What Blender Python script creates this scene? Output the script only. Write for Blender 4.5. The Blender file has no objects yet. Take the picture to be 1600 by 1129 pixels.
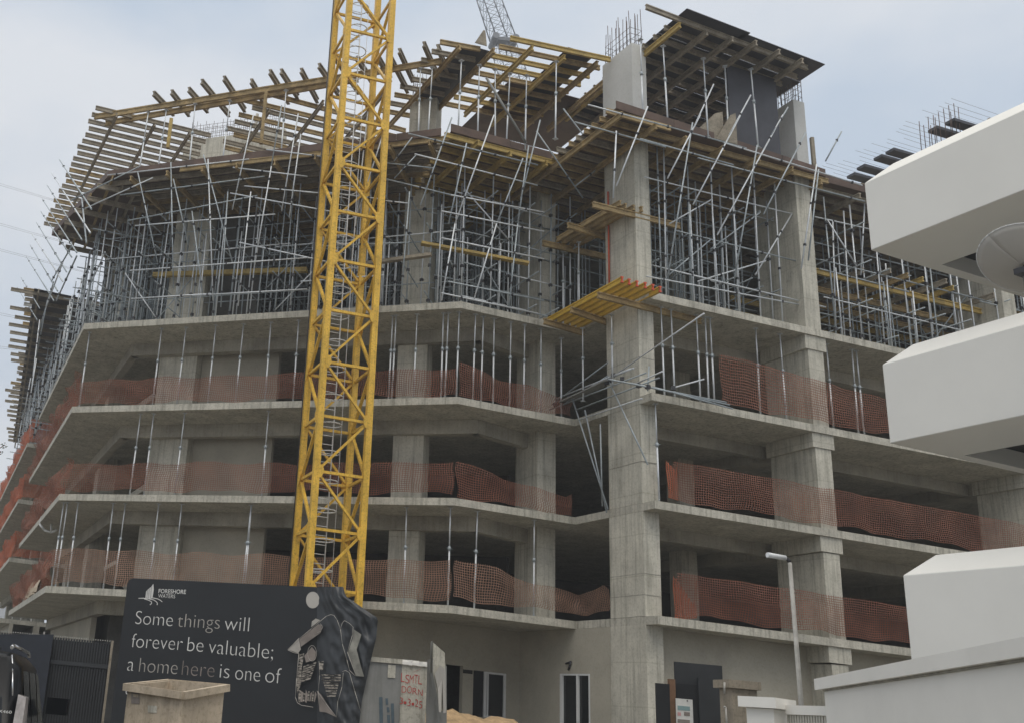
import bpy, bmesh, math, random
from mathutils import Vector, Matrix, noise
random.seed(7)
sc = bpy.context.scene
COL = sc.collection
R = math.radians
# ------------------------------------------------------------------ camera
FPX, PPX, PPY, PIT, ROL, CZ = 1664.66, 409.13, 564.5, .3127, -.0902, 1.6
cam = bpy.data.cameras.new('camera'); camo = bpy.data.objects.new('camera', cam); COL.objects.link(camo)
cam.sensor_width = 36; cam.lens = FPX/1600*36; cam.shift_x = .5-PPX/1600; cam.clip_end = 3000; cam.clip_start = .05
_c, _s, _cr, _sr = math.cos(PIT), math.sin(PIT), math.cos(ROL), math.sin(ROL)
_f = Vector((0, _c, _s)); _r0 = Vector((1, 0, 0)); _u0 = Vector((0, -_s, _c))
_r = _r0*_cr-_u0*_sr; _u = _r0*_sr+_u0*_cr
camo.matrix_world = Matrix(((_r.x, _u.x, -_f.x, 0), (_r.y, _u.y, -_f.y, 0), (_r.z, _u.z, -_f.z, CZ), (0, 0, 0, 1)))
sc.camera = camo
# ------------------------------------------------------------------ sky, sun, exposure
SKYOFF = (8.7, 8.1, 5.1)
SUN_EL, SUN_AZ = 60, 182            # azimuth clockwise from +Y
w = bpy.data.worlds.new('World'); sc.world = w; w.use_nodes = True
nt = w.node_tree; nt.nodes.clear()
def N(nt, t, **k):
    n = nt.nodes.new(t)
    for a, v in k.items():
        if a in n.inputs: n.inputs[a].default_value = v
        else: setattr(n, a, v)
    return n
out = N(nt, 'ShaderNodeOutputWorld'); sky = N(nt, 'ShaderNodeTexSky'); sky.sky_type = 'NISHITA'; sky.sun_disc = False
sky.sun_elevation = R(SUN_EL); sky.sun_rotation = R(SUN_AZ); sky.dust_density = 3
b1 = N(nt, 'ShaderNodeBackground', Strength=.1); nt.links.new(sky.outputs[0], b1.inputs[0])
b2 = N(nt, 'ShaderNodeBackground', Strength=1.0)
tc = N(nt, 'ShaderNodeTexCoord'); mp = N(nt, 'ShaderNodeMapping'); mp.inputs['Scale'].default_value = (1, 1, 1.9); mp.inputs['Location'].default_value = SKYOFF
nt.links.new(tc.outputs['Generated'], mp.inputs[0])
nz = N(nt, 'ShaderNodeTexNoise', Scale=2.2, Detail=6, Roughness=.52); nt.links.new(mp.outputs[0], nz.inputs['Vector'])
cr = N(nt, 'ShaderNodeValToRGB'); el = cr.color_ramp.elements
el[0].position = .34; el[0].color = (.47, .555, .665, 1); el[1].position = .56; el[1].color = (.70, .725, .762, 1)
nt.links.new(nz.outputs['Fac'], cr.inputs[0]); 
sp_ = N(nt, 'ShaderNodeSeparateXYZ'); nt.links.new(tc.outputs['Generated'], sp_.inputs[0])
zr = N(nt, 'ShaderNodeValToRGB'); ze = zr.color_ramp.elements; ze[0].position = .60; ze[0].color = (1, 1, 1, 1); ze[1].position = 1; ze[1].color = (2.7, 2.45, 2.1, 1)   # an overcast sky is brightest overhead
nt.links.new(sp_.outputs['Z'], zr.inputs[0]); ml = N(nt, 'ShaderNodeMix'); ml.data_type = 'RGBA'; ml.blend_type = 'MULTIPLY'; ml.inputs[0].default_value = 1
nt.links.new(cr.outputs[0], ml.inputs[6]); nt.links.new(zr.outputs[0], ml.inputs[7]); nt.links.new(ml.outputs[2], b2.inputs[0])
mx = N(nt, 'ShaderNodeMixShader', Fac=.9); nt.links.new(b1.outputs[0], mx.inputs[1]); nt.links.new(b2.outputs[0], mx.inputs[2]); nt.links.new(mx.outputs[0], out.inputs[0])
sl = bpy.data.lights.new('sun', 'SUN'); sl.energy = 1.0; sl.angle = R(40); sl.color = (1, .93, .82)
so = bpy.data.objects.new('sun', sl); COL.objects.link(so)
_d = Vector((math.sin(R(SUN_AZ))*math.cos(R(SUN_EL)), math.cos(R(SUN_AZ))*math.cos(R(SUN_EL)), math.sin(R(SUN_EL))))
so.rotation_euler = _d.to_track_quat('Z', 'Y').to_euler(); so.location = (0, 0, 90)
sc.view_settings.view_transform = 'Standard'; sc.view_settings.look = 'None'; sc.view_settings.exposure = .30; sc.view_settings.gamma = 1
sc.cycles.max_bounces = 6; sc.cycles.transparent_max_bounces = 24
# ------------------------------------------------------------------ pixel -> world (the photo is 1600 x 1129)
def ray(px, py):
    x = (px-PPX)/FPX; y = (PPY-py)/FPX
    return _f+_r*x+_u*y
def atz(px, py, z):
    d = ray(px, py); return d*((z-CZ)/d.z)+Vector((0, 0, CZ))
def aty(px, py, y):
    d = ray(px, py); return d*(y/d.y)+Vector((0, 0, CZ))
def onp(px, py, a, b):
    d = ray(px, py); n = (b[1]-a[1], -(b[0]-a[0]))
    return d*((n[0]*a[0]+n[1]*a[1])/(n[0]*d.x+n[1]*d.y))+Vector((0, 0, CZ))
def V2(p): return Vector((p[0], p[1]))
def P3(p, z): return Vector((p[0], p[1], z))
# ------------------------------------------------------------------ materials
def mat(name, col, rough=.7, metal=0, var=.12, scale=3., spec=.4, bump=0, coords='Object', stretch=None, col2=None, thr=None, streak=0, speck=0, lines=0):
    m = bpy.data.materials.new(name); m.use_nodes = True; t = m.node_tree
    p = t.nodes['Principled BSDF']; p.inputs['Roughness'].default_value = rough; p.inputs['Metallic'].default_value = metal
    p.inputs['Specular IOR Level'].default_value = spec
    tc = N(t, 'ShaderNodeTexCoord'); mp = N(t, 'ShaderNodeMapping'); t.links.new(tc.outputs[coords], mp.inputs[0])
    if stretch: mp.inputs['Scale'].default_value = stretch
    nz = N(t, 'ShaderNodeTexNoise', Scale=scale, Detail=8, Roughness=.65); t.links.new(mp.outputs[0], nz.inputs['Vector'])
    r = N(t, 'ShaderNodeValToRGB'); e = r.color_ramp.elements
    c2 = col2 or tuple(min(1, c*(1+var)) for c in col); c1 = tuple(c*(1-var) for c in col)
    if col2: c1 = col
    e[0].position, e[1].position = thr or (.33, .68); e[0].color = (*c1, 1); e[1].color = (*c2, 1)
    t.links.new(nz.outputs['Fac'], r.inputs[0]); cur = r.outputs[0]
    def mul(fac_sock, lo, hi, p0, p1, cur):
        rr = N(t, 'ShaderNodeValToRGB'); rr.color_ramp.elements[0].position = p0; rr.color_ramp.elements[1].position = p1
        rr.color_ramp.elements[0].color = (lo, lo, lo*.97, 1); rr.color_ramp.elements[1].color = (hi, hi, hi, 1)
        t.links.new(fac_sock, rr.inputs[0]); mm = N(t, 'ShaderNodeMix'); mm.data_type = 'RGBA'; mm.blend_type = 'MULTIPLY'; mm.inputs[0].default_value = 1
        t.links.new(cur, mm.inputs[6]); t.links.new(rr.outputs[0], mm.inputs[7]); return mm.outputs[2]
    if streak:
        m2 = N(t, 'ShaderNodeMapping'); m2.inputs['Scale'].default_value = (5, 5, .22); t.links.new(tc.outputs[coords], m2.inputs[0])
        n2 = N(t, 'ShaderNodeTexNoise', Scale=1.6, Detail=6, Roughness=.7); t.links.new(m2.outputs[0], n2.inputs['Vector'])
        cur = mul(n2.outputs['Fac'], 1-streak, 1.06, .34, .52, cur)
    if speck:
        n3 = N(t, 'ShaderNodeTexNoise', Scale=14, Detail=4, Roughness=.8); t.links.new(mp.outputs[0], n3.inputs['Vector'])
        cur = mul(n3.outputs['Fac'], 1-speck, 1.05, .36, .5, cur)
    if lines:
        sx = N(t, 'ShaderNodeSeparateXYZ'); t.links.new(tc.outputs[coords], sx.inputs[0])
        nj = N(t, 'ShaderNodeTexNoise', Scale=.8, Detail=3); t.links.new(tc.outputs[coords], nj.inputs['Vector'])
        a1 = N(t, 'ShaderNodeMath', operation='MULTIPLY_ADD'); a1.inputs[1].default_value = .05; t.links.new(nj.outputs['Fac'], a1.inputs[0]); t.links.new(sx.outputs[2], a1.inputs[2])
        a2 = N(t, 'ShaderNodeMath', operation='DIVIDE'); a2.inputs[1].default_value = lines; t.links.new(a1.outputs[0], a2.inputs[0])
        a3 = N(t, 'ShaderNodeMath', operation='FRACT'); t.links.new(a2.outputs[0], a3.inputs[0]); cur = mul(a3.outputs[0], .84, 1.0, .012, .04, cur)
    t.links.new(cur, p.inputs['Base Color'])
    if bump:
        b = N(t, 'ShaderNodeBump', Strength=bump, Distance=.02); n4 = N(t, 'ShaderNodeTexNoise', Scale=scale*5, Detail=6); t.links.new(mp.outputs[0], n4.inputs['Vector'])
        t.links.new(n4.outputs['Fac'], b.inputs['Height']); t.links.new(b.outputs[0], p.inputs['Normal'])
    return m
M = {}
M['conc'] = mat('concrete', (.33, .31, .262), .85, var=.32, scale=.5, bump=.25, speck=.14, streak=.10)
M['colm'] = mat('column_concrete', (.47, .45, .385), .85, var=.2, scale=.9, bump=.25, streak=.34, speck=.18, lines=1.3)
M['coln'] = mat('fresh_concrete', (.52, .52, .50), .8, var=.08, scale=.8, bump=.12, speck=.05)
M['edge'] = mat('slab_edge_concrete', (.44, .42, .36), .85, var=.2, scale=1.3, bump=.3, speck=.24, streak=.38)
M['wall'] = mat('plastered_wall', (.37, .345, .285), .9, var=.16, scale=.5, bump=.15, speck=.06)
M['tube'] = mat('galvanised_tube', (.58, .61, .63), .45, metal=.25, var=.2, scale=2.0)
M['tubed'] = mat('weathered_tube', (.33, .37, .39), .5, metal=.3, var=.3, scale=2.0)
M['clamp'] = mat('coupler_steel', (.05, .05, .055), .6, metal=.4)
M['yel'] = mat('yellow_timber', (.40, .285, .085), .6, var=.28, scale=3, speck=.25)
M['tim'] = mat('weathered_timber', (.33, .24, .115), .75, var=.35, scale=2.5, speck=.3)
M['timg'] = mat('grey_timber', (.27, .235, .18), .8, var=.3, scale=2.5, speck=.3)
M['ply'] = mat('brown_plywood', (.10, .062, .045), .6, var=.35, scale=1.2)
M['plyb'] = mat('dark_film_plywood', (.045, .045, .055), .45, var=.3, scale=1.0)
M['yelb'] = mat('fresh_yellow_timber', (.55, .36, .05), .55, var=.15, scale=3, speck=.15)
M['red'] = mat('red_paint_end', (.55, .09, .04), .6)
M['crane'] = mat('crane_yellow_paint', (.66, .405, .05), .45, var=.2, scale=1.6, speck=.35, streak=.18, bump=.1)
M['crang'] = mat('crane_grey_paint', (.16, .17, .19), .5)
M['rust'] = mat('rusty_rebar', (.09, .06, .05), .8, var=.3)
M['white'] = mat('white_render_paint', (.74, .73, .69), .75, var=.045, scale=.3, bump=.08)
M['whiteold'] = mat('stained_white_paint', (.76, .745, .70), .8, var=.05, scale=.8, bump=.08)
M['stain'] = mat('mildew_joint', (.30, .29, .25), .9, var=.4, scale=6)
M['vinyl'] = mat('black_vinyl', (.014, .016, .019), .5, var=.2, scale=.5, bump=.05)
M['ink'] = mat('white_print', (.60, .60, .58), .6)
M['inkg'] = mat('faded_print', (.22, .19, .17), .6, var=.3, scale=2)
M['inkw'] = mat('faded_grey_print', (.36, .34, .31), .6, var=.25, scale=2)
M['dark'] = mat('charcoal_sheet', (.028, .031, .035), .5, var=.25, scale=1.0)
M['steelg'] = mat('grey_painted_steel', (.205, .205, .195), .5, var=.15, scale=1.5, streak=.15)
M['crate'] = mat('weathered_board', (.42, .35, .265), .8, var=.25, scale=1.6, speck=.22, streak=.15)
M['spray'] = mat('red_spray_paint', (.42, .045, .04), .7)
M['sand'] = mat('brown_sand', (.34, .235, .13), .95, var=.3, scale=6, bump=.6)
M['ground'] = mat('dusty_paving', (.155, .145, .125), .95, var=.3, scale=.5, bump=.3)
M['glass'] = mat('dark_glass', (.012, .014, .016), .14, var=.1, spec=.4)
M['frame'] = mat('white_window_frame', (.68, .69, .69), .5, var=.04)
M['shadewall'] = mat('shade_dark_wall', (.075, .072, .066), .9, var=.3, scale=1.2, speck=.2)  # wall colour darkened so the inside looks shaded
M['void'] = mat('near_black', (.02, .02, .02), .9)
M['carp'] = mat('black_car_paint', (.005, .006, .008), .3, spec=.22, var=.05)
M['chrome'] = mat('chrome_trim', (.6, .61, .63), .2, metal=.9, var=.05)
M['lamp'] = mat('clear_lamp_lens', (.34, .31, .295), .15, var=.3, scale=9, spec=.7)
M['dish'] = mat('dish_grey', (.43, .41, .375), .6, var=.06, scale=1)
M['oldconc'] = mat('brownish_concrete', (.27, .235, .185), .9, var=.25, scale=1.8, speck=.25, streak=.15)
M['artg'] = mat('grey_print', (.20, .195, .17), .5, var=.6, scale=2.5)
M['tarp'] = mat('crumpled_dark_tarp', (.034, .038, .043), .36, var=.2, scale=1.2)
M['metal'] = mat('silver_print', (.20, .18, .155), .4, var=.95, scale=9, stretch=(1, 1, 3), thr=(.42, .6))
M['pipe'] = mat('white_pvc', (.7, .71, .7), .4, var=.05)
M['lampw'] = mat('white_lamp_head', (.72, .74, .76), .4, var=.03)
M['pole'] = mat('lamp_pole_paint', (.40, .39, .36), .5, var=.2, scale=5)
M['brown'] = mat('rusty_brown_post', (.17, .095, .055), .7, var=.3, scale=3)
M['slat'] = mat('cream_slat', (.50, .48, .42), .6, var=.08)
M['pink'] = mat('notice_pink', (.55, .3, .3), .7); M['teal'] = mat('notice_teal', (.2, .3, .31), .7)
M['leaf'] = mat('leaf', (.05, .07, .035), .7, var=.4)
M['bluegrey'] = mat('blue_grey_marks', (.07, .10, .12), .7, var=.3)
M['navy'] = mat('navy_sheet', (.018, .022, .032), .6, var=.2)
M['tank'] = mat('dull_grey_plastic', (.15, .16, .18), .6)
M['palewall'] = mat('far_white_wall', (.62, .64, .66), .8, var=.05)
def netmat(name, c, dens):
    m = bpy.data.materials.new(name); m.use_nodes = True; t = m.node_tree; t.nodes.clear()
    o = N(t, 'ShaderNodeOutputMaterial'); p = N(t, 'ShaderNodeBsdfPrincipled', Roughness=.7); tr = N(t, 'ShaderNodeBsdfTransparent'); mix = N(t, 'ShaderNodeMixShader')
    tl = N(t, 'ShaderNodeBsdfTranslucent'); mt = N(t, 'ShaderNodeMixShader', Fac=.3)
    tc = N(t, 'ShaderNodeTexCoord'); nz = N(t, 'ShaderNodeTexNoise', Scale=1.1, Detail=6, Roughness=.7); t.links.new(tc.outputs['UV'], nz.inputs['Vector'])
    r = N(t, 'ShaderNodeValToRGB'); r.color_ramp.elements[0].color = (*[x*.62 for x in c], 1); r.color_ramp.elements[1].color = (*[min(1, x*1.35) for x in c], 1)
    r.color_ramp.elements[0].position = .3; r.color_ramp.elements[1].position = .7
    t.links.new(nz.outputs['Fac'], r.inputs[0]); t.links.new(r.outputs[0], p.inputs['Base Color']); t.links.new(r.outputs[0], tl.inputs['Color'])
    t.links.new(p.outputs[0], mt.inputs[1]); t.links.new(tl.outputs[0], mt.inputs[2])
    sp = N(t, 'ShaderNodeSeparateXYZ'); t.links.new(tc.outputs['UV'], sp.inputs[0])
    def strand(sock, per, wd):
        a = N(t, 'ShaderNodeMath', operation='DIVIDE'); a.inputs[1].default_value = per; t.links.new(sock, a.inputs[0])
        b = N(t, 'ShaderNodeMath', operation='FRACT'); t.links.new(a.outputs[0], b.inputs[0])
        c_ = N(t, 'ShaderNodeMath', operation='LESS_THAN'); c_.inputs[1].default_value = wd; t.links.new(b.outputs[0], c_.inputs[0]); return c_.outputs[0]
    s1 = strand(sp.outputs[0], .085, dens); s2 = strand(sp.outputs[1], .075, dens)
    mxm = N(t, 'ShaderNodeMath', operation='MAXIMUM'); t.links.new(s1, mxm.inputs[0]); t.links.new(s2, mxm.inputs[1])
    t.links.new(mxm.outputs[0], mix.inputs[0]); t.links.new(tr.outputs[0], mix.inputs[1]); t.links.new(mt.outputs[0], mix.inputs[2]); t.links.new(mix.outputs[0], o.inputs[0])
    return m
M['net'] = netmat('orange_safety_mesh', (.285, .115, .072), .23)
M['netb'] = netmat('faded_safety_mesh', (.38, .225, .155), .24)
M['neto'] = netmat('bright_safety_mesh', (.46, .13, .06), .36)
# ------------------------------------------------------------------ mesh builders
class MB:
    def __init__(s): s.v = []; s.f = []; s.uv = None; s.sm = False
    def poly(s, pts):
        i = len(s.v); s.v += [Vector(p) for p in pts]; s.f.append(tuple(range(i, i+len(pts)))); return s
    def prism(s, base, top):
        n = len(base); i = len(s.v); s.v += [Vector(p) for p in base]+[Vector(p) for p in top]
        s.f.append(tuple(range(i+n-1, i-1, -1))); s.f.append(tuple(range(i+n, i+2*n)))
        for k in range(n): s.f.append((i+k, i+(k+1) % n, i+n+(k+1) % n, i+n+k))
        return s
    def slab(s, pts, z0, z1): return s.prism([P3(p, z0) for p in pts], [P3(p, z1) for p in pts])
    def box(s, o, a, b, c):      # corner and three edge vectors
        o, a, b, c = map(Vector, (o, a, b, c)); return s.prism([o, o+a, o+a+b, o+b], [o+c, o+a+c, o+a+b+c, o+b+c])
    def cbox(s, c, sx, sy, sz, rz=0):
        ca, sa = math.cos(rz), math.sin(rz); a = Vector((ca*sx, sa*sx, 0)); b = Vector((-sa*sy, ca*sy, 0)); u = Vector((0, 0, sz))
        return s.box(Vector(c)-a/2-b/2-u/2, a, b, u)
    def beam(s, p, q, wd, ht, up=(0, 0, 1)):
        p, q = Vector(p), Vector(q); d = (q-p).normalized(); sd = d.cross(Vector(up))
        if sd.length < 1e-4: sd = Vector((1, 0, 0))
        sd.normalize(); u = sd.cross(d).normalized()
        return s.box(p-sd*wd/2-u*ht/2, sd*wd, u*ht, q-p)
    def ibeam(s, p, q, wd=.08, ht=.20):
        p, q = Vector(p), Vector(q); d = (q-p).normalized(); sd = d.cross(Vector((0, 0, 1))).normalized(); u = sd.cross(d); t = ht*.2
        prof = [(-wd/2, -ht/2), (wd/2, -ht/2), (wd/2, -ht/2+t), (wd*.19, -ht/2+t*1.25), (wd*.19, ht/2-t*1.25), (wd/2, ht/2-t), (wd/2, ht/2), (-wd/2, ht/2), (-wd/2, ht/2-t), (-wd*.19, ht/2-t*1.25), (-wd*.19, -ht/2+t*1.25), (-wd/2, -ht/2+t)]
        return s.prism([p+sd*a+u*b for a, b in prof], [q+sd*a+u*b for a, b in prof])
    def tube(s, p, q, r, n=6, r2=None):
        p, q = Vector(p), Vector(q); d = (q-p)
        if d.length < 1e-5: return s
        d.normalize(); a = d.orthogonal().normalized(); b = d.cross(a); r2 = r if r2 is None else r2
        cs = [(math.cos(2*math.pi*k/n), math.sin(2*math.pi*k/n)) for k in range(n)]
        s.sm = True
        return s.prism([p+(a*x+b*y)*r for x, y in cs], [q+(a*x+b*y)*r2 for x, y in cs])
    def path(s, pts, r, n=6):
        for a, b in zip(pts, pts[1:]): s.tube(a, b, r, n)
        return s
    def grid(s, rows, uvs=None):
        nr, nc = len(rows), len(rows[0]); i = len(s.v)
        for r_ in rows: s.v += [Vector(p) for p in r_]
        if uvs is not None:
            s.uv = s.uv or {}
            for a in range(nr):
                for b in range(nc): s.uv[i+a*nc+b] = uvs[a][b]
        for a in range(nr-1):
            for b in range(nc-1): s.f.append((i+a*nc+b, i+a*nc+b+1, i+(a+1)*nc+b+1, i+(a+1)*nc+b))
        return s
    def build(s, name, m, parent=None, root=None, kind=None):
        me = bpy.data.meshes.new(name); off = Vector((0, 0, 0))
        if parent is not None: off = rootloc(parent)
        elif root is not None: off = Vector(root)
        elif s.v:
            mn = [min(v[k] for v in s.v) for k in range(3)]; mxv = [max(v[k] for v in s.v) for k in range(3)]
            off = Vector(((mn[0]+mxv[0])/2, (mn[1]+mxv[1])/2, mn[2]))
        me.from_pydata([tuple(v-off) for v in s.v], [], s.f); me.validate(); 
        bm = bmesh.new(); bm.from_mesh(me); bmesh.ops.recalc_face_normals(bm, faces=bm.faces); bm.to_mesh(me); bm.free()
        if s.uv:
            ul = me.uv_layers.new(name='uv')
            for lp in me.loops: ul.data[lp.index].uv = s.uv.get(lp.vertex_index, (0, 0))
        if s.sm or s.uv:
            for p in me.polygons: p.use_smooth = len(p.vertices) == 4
        for mm in (m if isinstance(m, (list, tuple)) else [m]): me.materials.append(M[mm])
        o = bpy.data.objects.new(name, me); COL.objects.link(o)
        if parent is not None: o.parent = parent
        else: o.location = off
        if kind: o['kind'] = kind
        return o
def rootloc(o):
    while o.parent is not None: o = o.parent
    return o.location
def thing(name, loc, label, cat, group=None):
    o = bpy.data.objects.new(name, None); COL.objects.link(o); o.location = loc; o.empty_display_size = .3
    o['label'] = label; o['category'] = cat
    if group: o['group'] = group
    return o
def tag(o, label, cat, group=None):
    o['label'] = label; o['category'] = cat
    if group: o['group'] = group
    return o
def struct(name, mb, m):
    o = mb.build(name, m); o['kind'] = 'structure'; return o
def dup(rt, loc, rot=(0, 0, 0), label=None, group=None):
    r = rt.copy(); COL.objects.link(r); r.location = loc; r.rotation_euler = rot
    if label: r['label'] = label
    if group: r['group'] = group
    for ch in list(rt.children):
        c = ch.copy(); COL.objects.link(c); c.parent = r
        for g_ in ch.children:
            d = g_.copy(); COL.objects.link(d); d.parent = c
    return r
ORD = ['first', 'second', 'third', 'fourth', 'fifth', 'sixth', 'seventh', 'eighth', 'ninth', 'tenth', 'eleventh', 'twelfth', 'thirteenth', 'fourteenth', 'fifteenth', 'sixteenth', 'seventeenth', 'eighteenth', 'nineteenth', 'twentieth', 'twenty-first', 'twenty-second', 'twenty-third', 'twenty-fourth', 'twenty-fifth', 'twenty-sixth', 'twenty-seventh', 'twenty-eighth', 'twenty-ninth', 'thirtieth']
def clip(p, d, poly):            # clip infinite line p+t*d to a convex polygon -> (t0,t1)
    t0, t1 = -1e9, 1e9; n = len(poly)
    ar = sum(poly[i][0]*poly[(i+1) % n][1]-poly[(i+1) % n][0]*poly[i][1] for i in range(n)); sg = 1 if ar > 0 else -1
    for i in range(n):
        a, b = V2(poly[i]), V2(poly[(i+1) % n]); e = b-a; nn = Vector((-e.y, e.x))*sg
        den = nn.dot(d); num = nn.dot(a-p)
        if abs(den) < 1e-9:
            if num > 0: return None
            continue
        t = num/den
        if den > 0: t0 = max(t0, t)
        else: t1 = min(t1, t)
    return (t0, t1) if t1 > t0+.15 else None
# ------------------------------------------------------------------ ground
g_ = MB(); g_.poly([(-300, -120, 0), (300, -120, 0), (300, 400, 0), (-300, 400, 0)])
struct('ground', g_, 'ground')
# ------------------------------------------------------------------ plan of the unfinished building
A, A2, B, C, D = map(Vector, ((-7.32, 40.91), (-11.96, 57.18), (6.81, 34.88), (11.25, 36.33), (12.55, 32.49)))
F1, F2 = Vector((-13.85, 64.0)), Vector((-23.2, 97.0))
g = Vector((.958, .287)).normalized(); bk = Vector((-.287, .958)).normalized()      # right wing direction, inward direction
GE = D+g*46
u = (B-A).normalized(); nin = Vector((-u.y, u.x))                                    # left front direction, inward
sd = (A2-A).normalized(); nsd = Vector((sd.y, -sd.x))                                # left flank direction, inward
ST = [0, 5.25, 8.757, 12.258, 15.75]; TH = .25
Z5, Z6 = 22.0, 25.5
def outline(dz=0):
    return [A, B, C, D, GE, GE+bk*26, Vector((-4, 99)), F2, F1, F1+nsd*5.5, A2+nsd*5.5, A2]
bld = thing('unfinished_building', (4, 38, 0), 'large grey concrete building under construction with open floors and bare columns', 'building')
for k in range(1, 5):
    o = MB().slab(outline(), ST[k]-TH, ST[k]).build('floor_slab', 'edge', bld)
# short step in the slab edge past the bend (the right-hand strip sits lower by a hand)
def wallbox(mb, a, b, z0, z1, th, side):
    a, b = V2(a), V2(b); d = (b-a).normalized(); n = Vector((-d.y, d.x))*side*th
    return mb.prism([P3(p, z0) for p in (a, b, b+n, a+n)], [P3(p, z1) for p in (a, b, b+n, a+n)])
# core walls closing the interior, coloured dark to stand in for its shade
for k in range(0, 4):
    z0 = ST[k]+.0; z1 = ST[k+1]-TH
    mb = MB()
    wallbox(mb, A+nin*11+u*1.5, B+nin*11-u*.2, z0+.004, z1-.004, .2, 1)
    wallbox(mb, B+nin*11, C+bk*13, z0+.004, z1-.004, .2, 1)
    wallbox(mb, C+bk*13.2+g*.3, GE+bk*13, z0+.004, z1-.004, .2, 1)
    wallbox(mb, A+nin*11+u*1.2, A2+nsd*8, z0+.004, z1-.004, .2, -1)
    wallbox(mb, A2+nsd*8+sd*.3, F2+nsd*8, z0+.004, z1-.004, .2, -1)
    mb.build('core_wall', 'shadewall', bld)
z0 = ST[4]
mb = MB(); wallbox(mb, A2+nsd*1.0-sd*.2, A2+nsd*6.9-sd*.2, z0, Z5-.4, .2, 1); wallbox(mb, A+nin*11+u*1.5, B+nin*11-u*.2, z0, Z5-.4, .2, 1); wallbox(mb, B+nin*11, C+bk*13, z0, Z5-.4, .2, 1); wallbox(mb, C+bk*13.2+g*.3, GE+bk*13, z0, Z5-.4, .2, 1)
wallbox(mb, A+nin*11+u*1.2, A2+nsd*7, z0, Z5-.4, .2, -1); mb.build('core_wall', 'shadewall', bld)
# drop beams
def dropbeam(a, b, k, h=.5, wd=.35):
    z1 = ST[k]-TH-.003; mb = MB(); wallbox(mb, a, b, z1-h, z1, wd, 1); return mb.build('drop_beam', 'conc', bld)
ob = 2.0
cA = A+nin*ob+u*1.15
for k in range(1, 5):
    dropbeam(cA, B+nin*ob+u*.3 if k > 1 else A+u*9.5+nin*ob, k); dropbeam(A2+nsd*2.0, cA+(A-A2).normalized()*.02, k)
    if k > 1: dropbeam(B+nin*ob+u*.32, C+bk*2.2+g*.2, k, .5)
    for q in (7.3, 16.8, 26.3): dropbeam(D+g*(q+.12)+bk*.9, D+g*(q+.1)+bk*9, k, .45, .7)
    dropbeam(D+g*.7+bk*2.5, GE+bk*2.5, k, .42, .3)
    dropbeam(F2+nsd*2.0, F1+nsd*2.0, k)
# columns -----------------------------------------------------------
def column(pts, zs, m='colm', name='column'):
    mb = MB()
    for z0, z1, gr in zs:
        c = sum(map(V2, pts), Vector((0, 0)))/len(pts); q = [c+(V2(p)-c)*gr for p in pts]
        mb.slab(q, z0, z1)
    return mb.build(name, m, bld)
def rect(p, d1, l1, d2, l2): return [p, p+d1*l1, p+d1*l1+d2*l2, p+d2*l2]
def rebar(col, pts, z0, h, n=4, sp=.16):
    mb = MB(); P = [V2(p) for p in pts]; c = sum(P, Vector((0, 0)))/len(P)
    for i in range(len(P)):
        a, b = c+(P[i]-c)*.86, c+(P[(i+1) % len(P)]-c)*.86
        m_ = max(2, int((b-a).length/sp))
        for j in range(m_):
            q = a+(b-a)*(j/m_); hh = h*random.uniform(.75, 1.1); mb.tube(P3(q, z0), P3(q, z0+hh)+Vector((random.uniform(-.05, .05), random.uniform(-.05, .05), 0)), .013, 4)
        for zz in (.25, .5, .75): mb.tube(P3(a, z0+zz), P3(b, z0+zz), .008, 4)
    return mb.build('starter_bars', 'rust', col)
def lifts(ztop=None, inset=.985):
    z = []
    for k in range(0, 4):
        z.append((ST[k] if k else 0, ST[k+1]-TH-.002, 1 if k % 2 == 0 else inset))
    z.append((ST[4]+.002, Z5-.05, inset))
    if ztop: z.append((Z5+.05, ztop, .97))
    return z
mcol = rect(Vector((12.37, 33.02)), (C-D).normalized(), 1.66, g, .60)
cm = column(mcol, [(0, 5.002, 1.02), (5.26, 8.5, 1.0), (8.765, 12.0, .985), (12.265, 15.5, 1.0), (15.76, 21.9, .985)])
MB().slab(mcol, 22.06, 25.7).build('column', 'coln', bld)['label'] = 'fresh pale column lift above the upper deck'
cm['label'] = 'thick corner column standing the full height with streaked stains'
for z in (5.9, 6.55, 10.1, 13.6): MB().slab([p+(p-sum(mcol, Vector((0, 0)))/4)*.012 for p in mcol], z, z+.018).build('form_joint', 'stain', cm)
rebar(cm, mcol, 25.7, 1.7, sp=.2)
ecol = rect(Vector((19.47, 34.55))-g*.66+bk*.12, g, .66, bk, 2.0)
ce = column(ecol, [(0, 4.45, 1), (5.26, 7.98, 1), (8.765, 11.5, 1), (12.265, 15.0, 1), (15.76, 21.9, 1)])
MB().slab(rect(ecol[0]+g*.2, g, .52, bk, .8), 22.06, 24.95).build('column', 'coln', bld)['label'] = 'pale rear column lift beside the dark form panel'
rebar(ce, rect(ecol[0]+g*.2, g, .52, bk, .8), 24.95, 1.6, sp=.14)
for q in (9.55, 19.1):
    c2 = [p+g*q for p in ecol]; column(c2, [(0, 4.45, 1), (5.26, 7.98, 1), (8.765, 11.5, 1), (12.265, 15.0, 1), (15.76, 21.9, 1)])
    c3 = [p+g*(q-4.3)+bk*5.5 for p in rect(ecol[0], g, .7, bk, .7)]; column(c3, lifts())
for q in (3.2, 22):
    c3 = [p+g*(q-4.3)+bk*5.5 for p in rect(ecol[0], g, .7, bk, .7)]; column(c3, lifts())
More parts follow.
